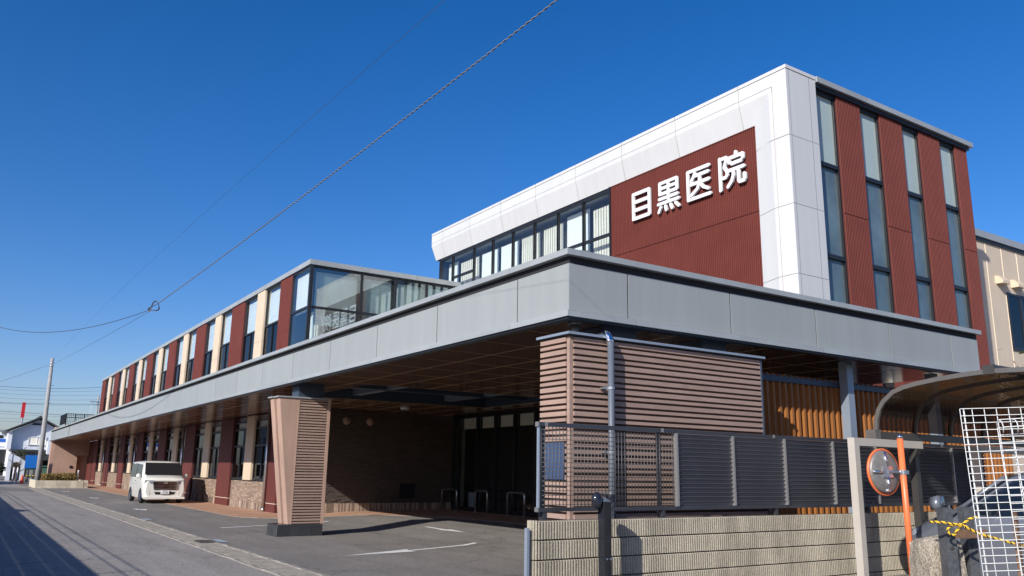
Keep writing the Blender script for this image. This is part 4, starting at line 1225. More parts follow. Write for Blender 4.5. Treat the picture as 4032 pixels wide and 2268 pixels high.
# ------------------------------------------------------------------ grey parked car under the carport (seen from its left side)
def loft(stations, nseg=None):
    """stations: list of (y, [(x,z)...half ring from bottom centre to top centre])"""
    rows = []
    for yv, half in stations:
        ring = [(x, yv, z) for x, z in half] + [(-x, yv, z) for x, z in reversed(half)]
        rows.append(ring)
    b = MB(); b.grid(rows, closed=True)
    b.quad(*rows[0]); b.quad(*rows[-1][::-1])
    return b
def half(zb, zm, zt, wb, wm, wt, zc=None, crown=.02):
    """bottom, belt and top heights with half widths; zc = shoulder between belt and roof"""
    return [(wb * .6, zb), (wb, zb + .04), (wb + (wm - wb) * .6, zb + .16), (wm, zb + (zm - zb) * .6), (wm * .992, zm), (wt + (wm - wt) * .5, zm + (zt - zm) * .5), (wt, zt - .04 * min(1, (zt - zm) * 4)), (wt * .86, zt), (wt * .4, zt + crown)]
def wheel(parent, x, y, r, side, wd=.17):
    t = MB(); t.lathe([(r * .62, -wd / 2), (r * .93, -wd / 2), (r, -wd / 2 + .03), (r, wd / 2 - .03), (r * .93, wd / 2), (r * .62, wd / 2)], (x, y, r), 24, 'x')
    o = t.build('tyre', parent, 'rubber', True)
    h = MB(); xx = x + side * wd * .42
    h.lathe([(r * .64, -.01 * side), (r * .60, .012 * side), (r * .5, .0)], (xx, y, r), 24, 'x')
    for k in range(5):
        a = 2 * math.pi * k / 5
        for dd in (-.13, .13):
            p = Vector((xx + side * .018, y + math.cos(a + dd) * r * .12, r + math.sin(a + dd) * r * .12)); q_ = Vector((xx + side * .012, y + math.cos(a + dd * .7) * r * .6, r + math.sin(a + dd * .7) * r * .6))
            h.tube([p, q_], .02, 6)
    h.lathe([(r * .15, 0), (r * .14, .03 * side)], (xx, y, r), 12, 'x')
    h.build('rim', o, 'chrome')
gc = thing('parked_car', (11.81, 6.85, 0), 'dark grey minivan parked behind the white wire mesh', 'car', rot=(0, 0, R(180)), local=True)
st = [(0.0, half(.22, .62, .72, .56, .64, .54)), (.05, half(.20, .68, .82, .66, .71, .58)), (.22, half(.20, .74, .92, .70, .75, .62)), (.45, half(.20, .86, 1.02, .71, .76, .64)), (.62, half(.20, .98, 1.10, .71, .765, .62)),
      (1.05, half(.20, 1.0, 1.36, .71, .77, .56)), (1.42, half(.20, 1.0, 1.57, .71, .77, .53)), (1.7, half(.20, 1.0, 1.63, .71, .77, .53)), (2.6, half(.20, 1.02, 1.64, .71, .77, .53)), (3.3, half(.20, 1.02, 1.60, .71, .77, .53)), (3.6, half(.25, 1.0, 1.45, .70, .76, .52)), (3.7, half(.3, .95, 1.2, .66, .74, .52))]
body = loft(st).build('body', gc, 'car_grey', True); body.data.set_sharp_from_angle(angle=R(26))
def glassquad(parent, nm, pts, m='car_glass'):
    b = MB(); b.quad(*pts); return b.build(nm, parent, m, fix=False)
for s_ in (-1, 1):
    def wx(z): return s_ * (.772 + (.545 - .772) * (z - 1.02) / (1.6 - 1.02) + .010)
    glassquad(gc, 'side_window', [(wx(1.05), .86, 1.05), (wx(1.5), 1.46, 1.5), (wx(1.55), 2.05, 1.55), (wx(1.06), 2.05, 1.06)], 'pane_dark')
    glassquad(gc, 'side_window', [(wx(1.06), 2.13, 1.06), (wx(1.55), 2.13, 1.55), (wx(1.54), 2.95, 1.54), (wx(1.08), 3.1, 1.08)], 'pane_dark')
    b = MB(); b.tube([(wx(1.0), .70, 1.02), (wx(1.5) , 1.36, 1.54)], .026, 6); b.build('windscreen_pillar', gc, 'car_grey', True)
    b = MB(); x0_, x1_ = s_ * .84, s_ * 1.02
    b.prism([(-.09, -.075), (.08, -.085), (.10, .0), (.07, .095), (-.08, .085), (-.10, .0)], .57, .68, lambda u, v, t: (s_ * .93 + u * (1 if t > .6 else .8), t, 1.175 + v * (1.15 if t > .6 else .85)))
    b.tube([(s_ * .75, .68, 1.08), (s_ * .88, .63, 1.12)], .03, 8)
    b.build('wing_mirror', gc, 'car_grey', True)
    b = MB(); b.lathe([(.0, -.10), (.07, -.07), (.10, .02), (.09, .10), (.0, .16)], (0, 0, 0), 14, 'y')
    b.v = [(s_ * (.615 + p[0] * .9), .12 + p[1] * .9, .74 + p[2] * 1.1) for p in b.v]; b.build('headlight', gc, 'lamp_glass', True)
    for yy in (.62, 2.95): wheel(gc, s_ * .67, yy, .28, s_)
glassquad(gc, 'windscreen', [(-.60, .66, 1.135), (.60, .66, 1.135), (.52, 1.38, 1.575), (-.52, 1.38, 1.575)], 'pane_dark')

# ------------------------------------------------------------------ mesh panels, rope and black posts nearest the camera
rt = Vector((.8335, -.5523, 0)).normalized()
def meshpanel(org, ang, lean, wdt, hgt, nx_dbl, lab, curved=False, roll=0):
    t = thing('mesh_panel', org, lab, 'mesh panel', 'white wire mesh panels', rot=(R(lean), R(roll), ang), local=True)
    n = int(wdt / .086); mz = int(hgt / .05)
    vm_ = MB().tube([(0, 0, 0), (0, 0, hgt)], .0027, 6).mesh('wire', 'mesh_white', True)
    hm_ = MB().tube([(0, 0, 0), (wdt, 0, 0)], .0027, 6).mesh('wire', 'mesh_white', True)
    for i in range(n + 1):
        put('wire', vm_, t, (i * wdt / n, 0, 0))
    if nx_dbl: put('wire', vm_, t, (.028, .007, 0)); put('wire', vm_, t, (.036, .012, 0))
    for k in range(mz + 1): put('wire', hm_, t, (0, -.0062, k * hgt / mz))
    if curved:
        for i in range(n + 1):
            x = i * wdt / n
            b = MB(); b.tube([(x, 0, hgt)] + [(x, -.045 + .045 * math.cos(R(a)), hgt + .05 * math.sin(R(a))) for a in (30, 60, 90, 120, 150, 180, 230)], .0033, 5); b.build('wire_hook', t, 'mesh_white', True)
        for (yy, zz) in ((-.045, hgt + .053), (-.09, hgt + .003)):
            b = MB(); b.tube([(0, yy, zz), (wdt, yy, zz)], .0033, 6); b.build('wire', t, 'mesh_white', True)
    return t
angm = math.atan2(rt.y, rt.x)
meshpanel((5.96, 3.10, .14), angm, 0, 1.3, 1.85, True, 'tall white wire mesh panel with a doubled edge beside the black posts', roll=-2.3)
meshpanel((5.98, 2.84, .1), angm - .12, 2, 1.2, 1.75, False, 'white wire mesh panel with a rolled top edge at the right border', curved=True, roll=-4)
# loose coil of white wire hung on the mesh
cw = thing('wire_coil', (6.12, 2.86, 1.3), 'loose white wire loop hanging on the mesh panels', 'wire')
b = MB(); b.tube([Vector((6.13, 2.80, 1.36)) + rt * (.045 * math.cos(R(a))) + Vector((0, 0, .09 * math.sin(R(a)))) for a in range(0, 361, 20)], .004, 6); b.build('loop', cw, 'mesh_white', True)
b = MB(); b.tube([Vector((6.05, 2.83, 1.42)) + rt * (.03 * math.cos(R(a))) + Vector((0, 0, .03 * math.sin(R(a)))) for a in range(0, 181, 20)], .004, 6); b.build('hook', cw, 'mesh_white', True)

ap = math.atan2(rt.y, rt.x) + R(8)
def bpost(org, lab, h=1.24, w_=.092):
    t = thing('steel_post', org, lab, 'post', 'black steel posts tied with rope', rot=(0, 0, ap), local=True)
    b = MB()
    b.box(0, w_, 0, .012, 0, h); b.box(0, .010, .012, .10, 0, h); b.box(w_ - .010, w_, .012, .10, 0, h)
    b.build('channel', t, 'post_black')
    box('plate', t, -.004, w_ + .004, -.014, -.001, .0, h - .27, 'post_black')
    box('plate', t, -.006, w_ + .006, -.018, -.0145, h - .36, h - .33, 'post_black')
    c = MB(); c.lathe([(.018, 0), (.018, -.006), (.008, -.008)], (w_ * .45, -.0185, h - .345), 10, 'y'); c.build('bolt_plate', t, 'iron')
    return t
bpost((7.57, 4.28, 0), 'black steel channel post beside the rough stone, rope knotted round it')
bpost((8.04, 4.34, 0), 'black steel channel post touching the white mesh edge')
sc_ = thing('cross_rail', (7.7, 4.28, .97), 'short rusty brown rail joining the two black posts', 'rail', rot=(0, 0, ap + R(9)), local=True)
box('bar', sc_, 0, .40, .0, .03, .0, .075, 'rusty')
# rough stone block
sb_ = bmesh.new()
bmesh.ops.create_cube(sb_, size=1)
bmesh.ops.subdivide_edges(sb_, edges=sb_.edges, cuts=9, use_grid_fill=True)
rs = random.Random(5)
from mathutils import noise as mnoise
for v in sb_.verts:
    c = v.co.copy(); r_ = c.copy(); r_ = Vector((math.copysign(abs(c.x) ** 1.0, c.x), c.y, c.z))
    ln = c.length
    k = 1 - .13 * max(0, ln - .6) / .26
    v.co = Vector((c.x * .36 * k, c.y * .36 * k, (c.z * k) * 1.0)) + mnoise.noise_vector(c * 3.1) * .028 + mnoise.noise_vector(c * 11) * .012
me = bpy.data.meshes.new('stone'); sb_.to_mesh(me); sb_.free(); me.materials.append(MAT['stone'])
so_ = bpy.data.objects.new('stone_block', me); COL.objects.link(so_); so_.location = (7.80, 4.52, .46); so_.rotation_euler = (0, 0, ap)
tag(so_, 'rough upright stone block left of the black steel posts', 'stone')
# twisted yellow and black rope
def rope(nm, pts, r, lab):
    t = thing(nm, pts[0], lab, 'rope')
    # resample
    P = [Vector(p) for p in pts]; out = []
    def cr(p0, p1, p2, p3, u): return .5 * ((2 * p1) + (-p0 + p2) * u + (2 * p0 - 5 * p1 + 4 * p2 - p3) * u * u + (-p0 + 3 * p1 - 3 * p2 + p3) * u ** 3)
    for i in range(len(P) - 1):
        a, b_, c, d = P[max(i - 1, 0)], P[i], P[i + 1], P[min(i + 2, len(P) - 1)]
        n = max(3, int((c - b_).length / .006))
        for k in range(n): out.append(cr(a, b_, c, d, k / n))
    out.append(P[-1])
    for si in range(3):
        st_ = []; s = 0
        for i, p in enumerate(out):
            d = (out[min(i + 1, len(out) - 1)] - out[max(i - 1, 0)]).normalized()
            u = d.cross(Vector((.3, .2, 1))).normalized(); v_ = d.cross(u)
            if i: s += (p - out[i - 1]).length
            ph = s / .055 * 2 * math.pi + si * 2 * math.pi / 3
            st_.append(p + (u * math.cos(ph) + v_ * math.sin(ph)) * r * .55)
        b = MB(); b.tube(st_, r * .55, 6); b.build('strand', t, 'rope_black' if si == 0 else 'rope_yellow', True)
    return t
rope('tied_rope', [(7.38, 4.30, 1.12), (7.36, 4.20, 1.125), (7.45, 4.14, 1.11), (7.53, 4.10, 1.105), (7.57, 4.07, 1.08), (7.52, 4.10, 1.10), (7.47, 4.14, 1.10), (7.43, 4.17, 1.07), (7.44, 4.17, 1.03), (7.48, 4.15, 1.015), (7.51, 4.13, 1.06), (7.54, 4.09, 1.11), (7.58, 4.05, 1.155), (7.65, 4.02, 1.17)], .011, 'yellow and black twisted rope knotted round the left steel post')
rope('slack_rope', [(7.54, 4.08, 1.09), (7.61, 4.05, 1.055), (7.69, 4.01, 1.02), (7.83, 3.93, .98), (8.0, 3.83, .93), (8.2, 3.7, .89)], .011, 'yellow and black rope stretched from the knot across the mesh')
tw = thing('wooden_stake', (6.46, 3.16, 0), 'weathered brown stake behind the white mesh at the right border', 'stake')
b = MB(); b.box(6.43, 6.46, 3.10, 3.13, 0, 1.28); b.build('stake', tw, 'rusty')
# small shrub at the right border, behind the carport
def leafy(name, org, rad, n, m, lab, cat, lsz=.04, trunk=None, group=None, bare=False, sq=(1, 1, 1)):
    t = thing(name, org, lab, cat, group)
    rr = random.Random(hash(lab) % 9999 if False else len(lab) * 7 + n)
    O = Vector(org)
    tb = MB(); tips = []
    h = trunk or rad
    tb.tube([O, O + Vector((rad * .04, 0, h * .6)), O + Vector((0, rad * .03, h))], [rad * .07, rad * .05, rad * .03], 6)
    for k in range(14 if not bare else 26):
        a = rr.uniform(0, 6.28); e = rr.uniform(.2, 1.2); st0 = O + Vector((0, 0, h * rr.uniform(.45, 1)))
        d = Vector((math.cos(a) * math.cos(e) * sq[0], math.sin(a) * math.cos(e) * sq[1], math.sin(e) * sq[2]))
        e1 = st0 + d * rad * rr.uniform(.5, .95)
        tb.tube([st0, (st0 + e1) / 2 + Vector((rr.uniform(-1, 1), rr.uniform(-1, 1), rr.uniform(-.5, 1))) * rad * .08, e1], [rad * .03, rad * .02, rad * .008], 4); tips.append((st0, e1))
        if bare:
            for q_ in range(3):
                m0 = st0.lerp(e1, rr.uniform(.4, .9)); m1 = m0 + (d + Vector((rr.uniform(-1, 1), rr.uniform(-1, 1), rr.uniform(-.2, 1))) * .7) * rad * .3
                tb.tube([m0, m1], [rad * .012, rad * .005], 3)
    tb.build('trunk', t, 'bark')
    if n:
        lb = MB()
        for k in range(n):
            s0, e1 = rr.choice(tips); p = s0.lerp(e1, rr.uniform(.35, 1.05)) + Vector((rr.gauss(0, 1), rr.gauss(0, 1), rr.gauss(0, 1))) * rad * .13
            u = Vector((rr.gauss(0, 1), rr.gauss(0, 1), rr.gauss(0, 1))).normalized(); v_ = u.cross(Vector((rr.gauss(0, 1), rr.gauss(0, 1), rr.gauss(0, 1)))).normalized()
            L_ = lsz * rr.uniform(.6, 1.3)
            lb.quad(p - u * L_, p + v_ * L_ * .45, p + u * L_, p - v_ * L_ * .45)
        lb.build('crown', t, m, fix=False)
    return t
leafy('garden_shrub', (19.9, 9.0, 2.7), 1.25, 260, 'leaf', 'leafy shrub tip showing above the carport at the right border', 'shrub', .075, .7)

# ================================================================== white van by the plinth
van = thing('parked_van', (7.33, 37.15, 0), 'white compact van with dark slatted grille parked beside the brick plinth', 'van', local=True)
HW = .835
st = [(0.0, half(.24, .60, .93, .66, .74, .70)), (.05, half(.20, .62, 1.0, .76, .80, .73)), (.16, half(.18, .64, 1.05, .79, .825, .75)), (.50, half(.18, .82, 1.10, .80, HW, .77)),
      (.62, half(.18, .95, 1.13, .80, HW, .77)), (.82, half(.18, 1.0, 1.42, .80, HW, .76)), (.98, half(.18, 1.0, 1.64, .80, HW, .75)), (1.15, half(.18, 1.0, 1.70, .80, HW, .745)), (2.4, half(.18, 1.02, 1.72, .80, HW, .745)), (3.3, half(.18, 1.02, 1.71, .80, HW, .745)), (3.62, half(.22, 1.0, 1.64, .79, .82, .73)), (3.70, half(.28, .95, 1.45, .76, .79, .70))]
vb = loft(st).build('body', van, 'car_white', True); vb.data.set_sharp_from_angle(angle=R(24))
glassquad(van, 'windscreen', [(-.735, .575, 1.155), (.735, .575, 1.155), (.70, .925, 1.655), (-.70, .925, 1.655)], 'car_black')
for s_ in (-1, 1):
    def wx(z): return s_ * (HW + (.76 - HW) * (z - 1.02) / (1.66 - 1.02) + .010)
    glassquad(van, 'side_window', [(wx(1.04), .78, 1.04), (wx(1.58), 1.10, 1.58), (wx(1.6), 2.05, 1.6), (wx(1.04), 2.05, 1.04)], 'car_black')
    glassquad(van, 'side_window', [(wx(1.05), 2.12, 1.05), (wx(1.62), 2.12, 1.62), (wx(1.6), 3.4, 1.6), (wx(1.05), 3.5, 1.05)], 'car_black')
    for yy in (.68, 3.05):
        wheel(van, s_ * .745, yy, .285, s_)
        b = MB(); n = 14; ring = [(s_ * (HW + .004), yy + .335 * math.cos(math.pi * k / n), .285 + .335 * math.sin(math.pi * k / n)) for k in range(n + 1)]
        b.quad(*([(s_ * (HW + .004), yy + .335, .18)] + ring + [(s_ * (HW + .004), yy - .335, .18)])); b.build('wheel_arch', van, 'rubber', fix=False)
    b = MB(); b.quad((s_ * .81, .09, .83), (s_ * .79, .02, .95), (s_ * .46, -.022, .93), (s_ * .44, -.022, .84), (s_ * .55, -.012, .80)); b.build('headlight', van, 'lamp_glass', fix=False)
    b = MB(); b.quad((s_ * .60, .0, .58), (s_ * .77, .055, .60), (s_ * .74, .045, .34), (s_ * .56, -.004, .34)); b.build('fog_recess', van, 'car_black', fix=False)
    b = MB(); b.lathe([(.0, -.07), (.07, -.055), (.10, 0), (.09, .05), (.0, .06)], (0, 0, 0), 12, 'y')
    b.v = [(s_ * (HW + .11) + p[0] * .9, .80 + p[1], 1.10 + p[2] * 1.05) for p in b.v]; b.build('wing_mirror', van, 'car_white', True)
    box('door_handle', van, s_ * HW - .0, s_ * (HW + .02), 1.9, 2.05, .88, .91, 'chrome')
gl = MB(); gl.quad((-.50, -.015, .90), (.50, -.015, .90), (.44, -.022, .56), (-.44, -.022, .56)); go = gl.build('grille', van, 'grille', fix=False)
for k in range(5):
    z = .60 + k * .062; box('grille_bar', go, -.46 - k * .01, .46 + k * .01, -.05, -.024, z, z + .022, 'chrome')
b = MB(); b.lathe([(.055, 0), (.05, -.015), (0, -.02)], (0, -.05, .845), 16, 'y'); b.v = [(p[0] * 1.5, p[1], .845 + (p[2] - .845) * .85) for p in b.v]; b.build('badge', van, 'chrome')
b = MB(); b.quad((-.42, -.012, .47), (.42, -.012, .47), (.36, -.012, .37), (-.36, -.012, .37)); b.build('lower_intake', van, 'car_black', fix=False)
b = MB(); b.box(-.80, .80, -.04, .1, .19, .27); b.build('bumper_lip', van, 'car_white')
np_ = box('number_plate', van, -.165, .165, -.045, -.03, .385, .55, 'plate')
def text_part(parent, nm, txt, loc, size, m, rot):
    cu = bpy.data.curves.new('txt', 'FONT'); cu.body = txt; cu.size = size; cu.align_x = 'CENTER'; cu.align_y = 'CENTER'; cu.extrude = .002
    tmp = bpy.data.objects.new('txt', cu); COL.objects.link(tmp)
    dg = bpy.context.evaluated_depsgraph_get()
    me = bpy.data.meshes.new_from_object(tmp.evaluated_get(dg)); bpy.data.objects.remove(tmp); bpy.data.curves.remove(cu)
    me.materials.clear(); me.materials.append(MAT[m])
    o = put(nm, me, parent, loc, rot); return o
text_part(np_, 'plate_number', '13-05', (.01, -.0475, .445), .105, 'plate_ink', (R(90), 0, 0))
box('plate_line', np_, -.09, .09, -.0475, -.044, .515, .535, 'plate_ink')

# ================================================================== planter, pole, lamps
pt = thing('planter', (5.8, 64, 0), 'low pale block planter holding a clipped hedge at the end of the lot', 'planter')
P0, P1, P2 = (4.38, 62.6), (7.2, 62.9), (7.45, 64.3)
for c in range(2):
    for k in range(7):
        box('block', pt, 4.38 + k * .4 + .003, 4.38 + (k + 1) * .4 - .003, 62.6, 62.72, c * .25, c * .25 + .245, 'planter')
box('screen_block', pt, 7.18, 7.45, 62.62, 62.74, 0, .50, 'planter')
for zz in (.12, .22, .32): box('slot', pt, 7.22, 7.41, 62.612, 62.62, zz, zz + .03, 'mortar')
box('side_wall', pt, 4.38, 4.5, 62.72, 68.0, 0, .495, 'planter'); box('side_wall', pt, 7.33, 7.45, 62.74, 66.5, 0, .5, 'planter'); box('side_wall', pt, 4.5, 7.33, 66.5, 66.62, 0, .495, 'planter')
box('soil', pt, 4.5, 7.33, 62.72, 66.5, .05, .42, 'soil')
hd = thing('hedge', (5.7, 64, .42), 'clipped yellow-brown hedge growing in the block planter', 'hedge')
rh = random.Random(2); b = MB()
for k in range(9000):
    x = rh.uniform(4.85, 6.75); y = rh.uniform(63.0, 65.4); z = rh.uniform(.42, .86 + .10 * (x - 4.8) / 2)
    ex = min(x - 4.85, 6.75 - x, y - 63.0, (.95 - z) * 2)
    if ex > .25 and rh.random() < .6: continue
    p = Vector((x + rh.gauss(0, .02), y + rh.gauss(0, .02), z + rh.gauss(0, .025))); u = Vector((rh.gauss(0, 1), rh.gauss(0, 1), rh.gauss(0, 1))).normalized(); v_ = u.cross(Vector((rh.gauss(0, 1), rh.gauss(0, 1), .3))).normalized(); L_ = rh.uniform(.03, .06)
    b.quad(p - u * L_, p + v_ * L_ * .6, p + u * L_, p - v_ * L_ * .6)
b.build('foliage', hd, 'hedge', fix=False)
b = MB()
for k in range(40):
    x = rh.uniform(4.95, 6.65); y = rh.uniform(63.1, 65.3); b.tube([(x, y, .40), (x + rh.uniform(-.05, .05), y, .75)], .012, 4)
b.build('stems', hd, 'bark', kind='stuff')
for (x, y, lab) in ((6.85, 63.1, 'round-topped garden light at the right end of the hedge'), (4.9, 66.2, 'round-topped garden light behind the left end of the hedge')):
    t = thing('garden_light', (x, y, .42), lab, 'lamp', 'garden lights in the planter')
    b = MB(); b.lathe([(.05, 0), (.05, .62), (.045, .64)], (x, y, .42), 12); b.build('stem', t, 'steel', True)
    b = MB(); b.lathe([(.055, 0), (.06, .05), (.05, .09), (.02, .11)], (x, y, 1.06), 12); b.build('lamp_head', t, 'white', True)
up = thing('utility_pole', (4.72, 66, 0), 'tall grey concrete utility pole rising behind the planter', 'pole')
b = MB(); b.tube([(4.74, 66, 0), (4.69, 66, 3), (4.60, 66, 8.85)], [.185, .16, .105], 16); b.build('shaft', up, 'pole_concrete', True)
b = MB(); b.tube([(4.606, 66, 8.25), (4.605, 66, 8.33)], .125, 14); b.build('pole_band', up, 'steel', True)
b = MB(); b.tube([(4.604, 66, 8.5), (4.603, 66, 8.56)], .122, 14); b.build('pole_band', up, 'steel', True)
for k in range(9):
    z = 2.6 + k * .62; s_ = 1 if k % 2 else -1; b = MB(); b.tube([(4.66, 66, z), (4.66 + s_ * .26, 66, z)], .012, 5); b.build('step_bolt', up, 'steel')
# cables
def cable(nm, a, b_, sag, r, lab, m='cable', n=24, grp='overhead cables'):
    a, b_ = Vector(a), Vector(b_); pts = []
    for k in range(n + 1):
        t = k / n; pts.append(a.lerp(b_, t) - Vector((0, 0, sag * 4 * t * (1 - t))))
    o = MB().tube(pts, r, 5).build(nm, None, m, True, label=lab, cat='cable', group=grp); return o
A_, B_ = Vector((6.85, 6.5, 8.75)), Vector((4.38, 26, 6.28))
tc = thing('twisted_cable', B_, 'thick twisted overhead cable running from the top edge to the splice ring', 'cable')
axis_pts = []
n = 900
for k in range(n + 1):
    t = k / n; axis_pts.append(A_.lerp(B_, t) - Vector((0, 0, .10 * 4 * t * (1 - t))))
dr = (B_ - A_).normalized(); u = dr.cross(Vector((0, 0, 1))).normalized(); v_ = dr.cross(u)
MB().tube(axis_pts[::15], .010, 8).build('core', tc, 'cable', True)
for s_ in range(2):
    MB().tube([p + (u * math.cos(k * .5 + s_ * math.pi) + v_ * math.sin(k * .5 + s_ * math.pi)) * .0085 for k, p in enumerate(axis_pts)], .0065, 5).build('strand', tc, 'cable_twist', True)
for j in range(3):
    a0 = B_ + Vector((0, 0, 0)); pts = [a0 + (-dr) * (-.35 * k / 6) * 0 + dr * (.75 * k / 6) + (Vector((0, 0, 1)) * math.cos(j * 2.1) + u * math.sin(j * 2.1)) * .16 * math.sin(math.pi * k / 6) for k in range(7)]
    MB().tube(pts, [.008, .012, .02, .02, .02, .012, .008], 6).build('splice_loop', tc, 'cable', True)
sp_ = B_ + dr * .75
box('splice_clamp', tc, sp_.x - .05, sp_.x + .05, sp_.y - .1, sp_.y + .1, sp_.z - .03, sp_.z + .04, 'steel')
cable('drop_cable', sp_, (-.9, 46, 8.6), .9, .011, 'black cable sagging from the splice ring to the left edge')
cable('thin_wire', sp_ + Vector((0, 0, -.05)), (4.62, 65.9, 8.4), .05, .006, 'thin wire from the splice ring to the concrete pole')
cable('thin_wire', (3.16, 5.0, 5.68), (4.62, 65.9, 8.62), -.35, .0022, 'long thin wire from the top edge to the pole top')
cable('thin_wire', (4.58, 66.05, 8.45), (-8, 105, 7.4), .8, .010, 'thin wire leaving the pole towards the left edge')

# ================================================================== background at the far left
hs = thing('far_house', (8, 121, 0), 'pale two-storey house with dark tiled gable roof behind the pole', 'house')
b = MB(); b.prism([(5.2, 0), (11.5, 0), (11.5, 5.2), (7.95, 7.05), (5.2, 5.6)], 120.4, 132, lambda u, v, t: (u, t, v)); b.build('wall', hs, 'house_white')
def slab(p0, p1, th, y0, y1):
    b = MB(); d = (Vector(p1) - Vector(p0)); n_ = Vector((-d.y, d.x)).normalized(); n_ = n_ if n_.y > 0 else -n_
    b.prism([p0, p1, (p1[0] + n_.x * th, p1[1] + n_.y * th), (p0[0] + n_.x * th, p0[1] + n_.y * th)], y0, y1, lambda u, v, t: (u, t, v)); return b
rf = slab((4.4, 5.42), (7.95, 7.18), .16, 119.5, 132.6).build('roof', hs, 'roof_tile')
slab((7.955, 7.18), (12.0, 5.1), .16, 119.5, 132.6).build('roof', hs, 'roof_tile')
b = MB(); b.tube([(7.95, 119.45, 7.35), (7.95, 132.6, 7.35)], .16, 8); b.build('ridge', rf, 'roof_tile')
b = MB(); b.prism([(-.6, 0), (.6, 0), (.45, .22), (-.45, .22)], 120.33, 120.4, lambda u, v, t: (7.75 + u, t, 6.35 + v)); b.build('gable_vent', hs, 'frame_black')
f = MB(); f.box(7.0, 7.08, 120.3, 120.42, 3.95, 4.92).box(8.9, 8.98, 120.3, 120.42, 3.95, 4.92).box(7.08, 8.9, 120.31, 120.41, 4.84, 4.92).box(6.95, 9.02, 120.25, 120.41, 3.88, 3.95).box(7.95, 8.0, 120.31, 120.41, 3.95, 4.84); o = f.build('window', hs, 'white')
box('pane', o, 7.08, 8.9, 120.36, 120.39, 3.95, 4.84, 'blind_cream')
box('lower_roof', hs, 5.3, 11.5, 119.4, 120.4, 3.05, 3.3, 'roof_tile')
for k in range(22): box('lattice_bar', hs, 5.5 + k * .2, 5.58 + k * .2, 119.9, 119.95, 2.3, 3.04, 'house_grey')
box('lower_wall', hs, 5.4, 9.0, 119.96, 120.39, 0, 3.04, 'frame_black')
box('white_wing', hs, 9.05, 11.5, 118.4, 120.3, 2.75, 4.4, 'house_white')
box('side_wing', hs, 4.75, 5.19, 119.8, 124, 3.3, 5.45, 'white')
rs_ = thing('red_sign_tower', (6.0, 140, 0), 'tall red sign board on a post behind the gable house', 'sign')
k_ = 140 / 120
box('sign_board', rs_, 5.78 * k_, 6.16 * k_, 140, 140.5, 1.5 + (7.2 - 1.5) * k_, 1.5 + (9.08 - 1.5) * k_, 'red_sign')
b = MB(); b.tube([(5.98 * k_, 140.25, 0), (5.98 * k_, 140.25, 1.5 + 5.75 * k_)], .16, 8); b.build('post', rs_, 'steel')
sh = thing('far_shop', (3, 131, 0), 'white shop building with a blue band at the left edge', 'building')
box('wall', sh, -6, 5.15, 130, 140, 3.4, 5.8, 'house_white'); box('parapet', sh, -6.1, 5.25, 129.9, 140, 5.8, 5.98, 'alu_cap')
box('blue_band', sh, -6, 5.1, 129.9, 129.99, 4.35, 4.75, 'blue_shop'); box('white_band', sh, -6, 5.1, 129.88, 129.99, 3.78, 4.3, 'white'); box('lower_wall', sh, -6, 5.1, 130.05, 139, 0, 3.4, 'frame_black')
box('window', sh, -5.8, 4.6, 129.95, 129.995, 4.85, 5.25, 'frame_black')
gw = thing('garden_gate_wall', (4.5, 90, 0), 'white rendered garden wall with an arched opening before the house', 'wall')
b = MB(); b.prism([(3.82, 0), (4.15, 0), (4.15, .2), (4.15, 2.4), (3.82, 2.38)], 90, 90.4, lambda u, v, t: (u, t, v)); b.build('pier', gw, 'house_white')
b = MB(); b.prism([(4.15, 1.4)] + [(4.55 - .38 * math.cos(R(a)), 1.2 + .5 * math.sin(R(a))) for a in range(0, 181, 20)] + [(5.3, 1.2), (5.3, 1.75), (4.7, 2.15), (4.15, 2.4)], 90.05, 90.35, lambda u, v, t: (u, t, v)); b.build('arch', gw, 'house_white')
box('pier', gw, 4.94, 5.3, 90.05, 90.35, 0, 1.2, 'house_white')
box('iron_gate', gw, 4.2, 4.92, 90.15, 90.2, .05, 1.3, 'frame_black')
box('hood_roof', gw, 4.75, 8.5, 91.5, 93, 1.9, 2.25, 'roof_tile'); box('garage_wall', gw, 5.9, 9.5, 93, 93.3, 0, 1.9, 'frame_black')
tp = thing('tarp_notice_board', (5.1, 79.5, 0), 'notice board wrapped in bright blue tarpaulin left of the pole', 'board')
box('tarp', tp, 4.62, 5.58, 79.5, 79.6, 1.2, 2.24, 'tarp')
for x in (4.66, 5.52): b = MB(); b.tube([(x, 79.62, 0), (x, 79.62, 2.26)], .03, 6); b.build('leg', tp, 'steel')
gf = thing('green_cage', (5.2, 78.8, 0), 'green metal mesh cage below the blue tarpaulin', 'cage')
for x in (4.75, 5.15, 5.6):
    box('post', gf, x, x + .04, 78.6, 78.64, .05, 1.15, 'green_metal')
for z in (.1, .55, 1.1): box('rail', gf, 4.75, 5.64, 78.645, 78.67, z, z + .04, 'green_metal')
box('back_panel', gf, 4.75, 5.64, 78.68, 78.70, .1, 1.1, 'house_grey')
for k in range(4): box('yellow_stripe', gf, 4.74 + k * .24, 4.86 + k * .24, 78.58, 78.595, .56, .64, 'rope_yellow')
gs = thing('green_shed', (7.6, 92, 0), 'low green shed between the pole and the clinic wall', 'shed')
box('wall', gs, 6.5, 8.0, 90, 91, 0, 1.3, 'green_metal'); box('roof', gs, 6.4, 8.1, 89.9, 91.1, 1.3, 1.4, 'green_metal')
co = thing('traffic_cone', (4.45, 77.5, 0), 'red traffic cone standing at the roadside', 'cone')
b = MB(); b.lathe([(.18, .03), (.16, .06), (.04, .66), (.03, .68)], (4.45, 77.5, 0), 14); b.build('body', co, 'cone', True)
box('base', co, 4.25, 4.65, 77.3, 77.7, 0, .03, 'cone')
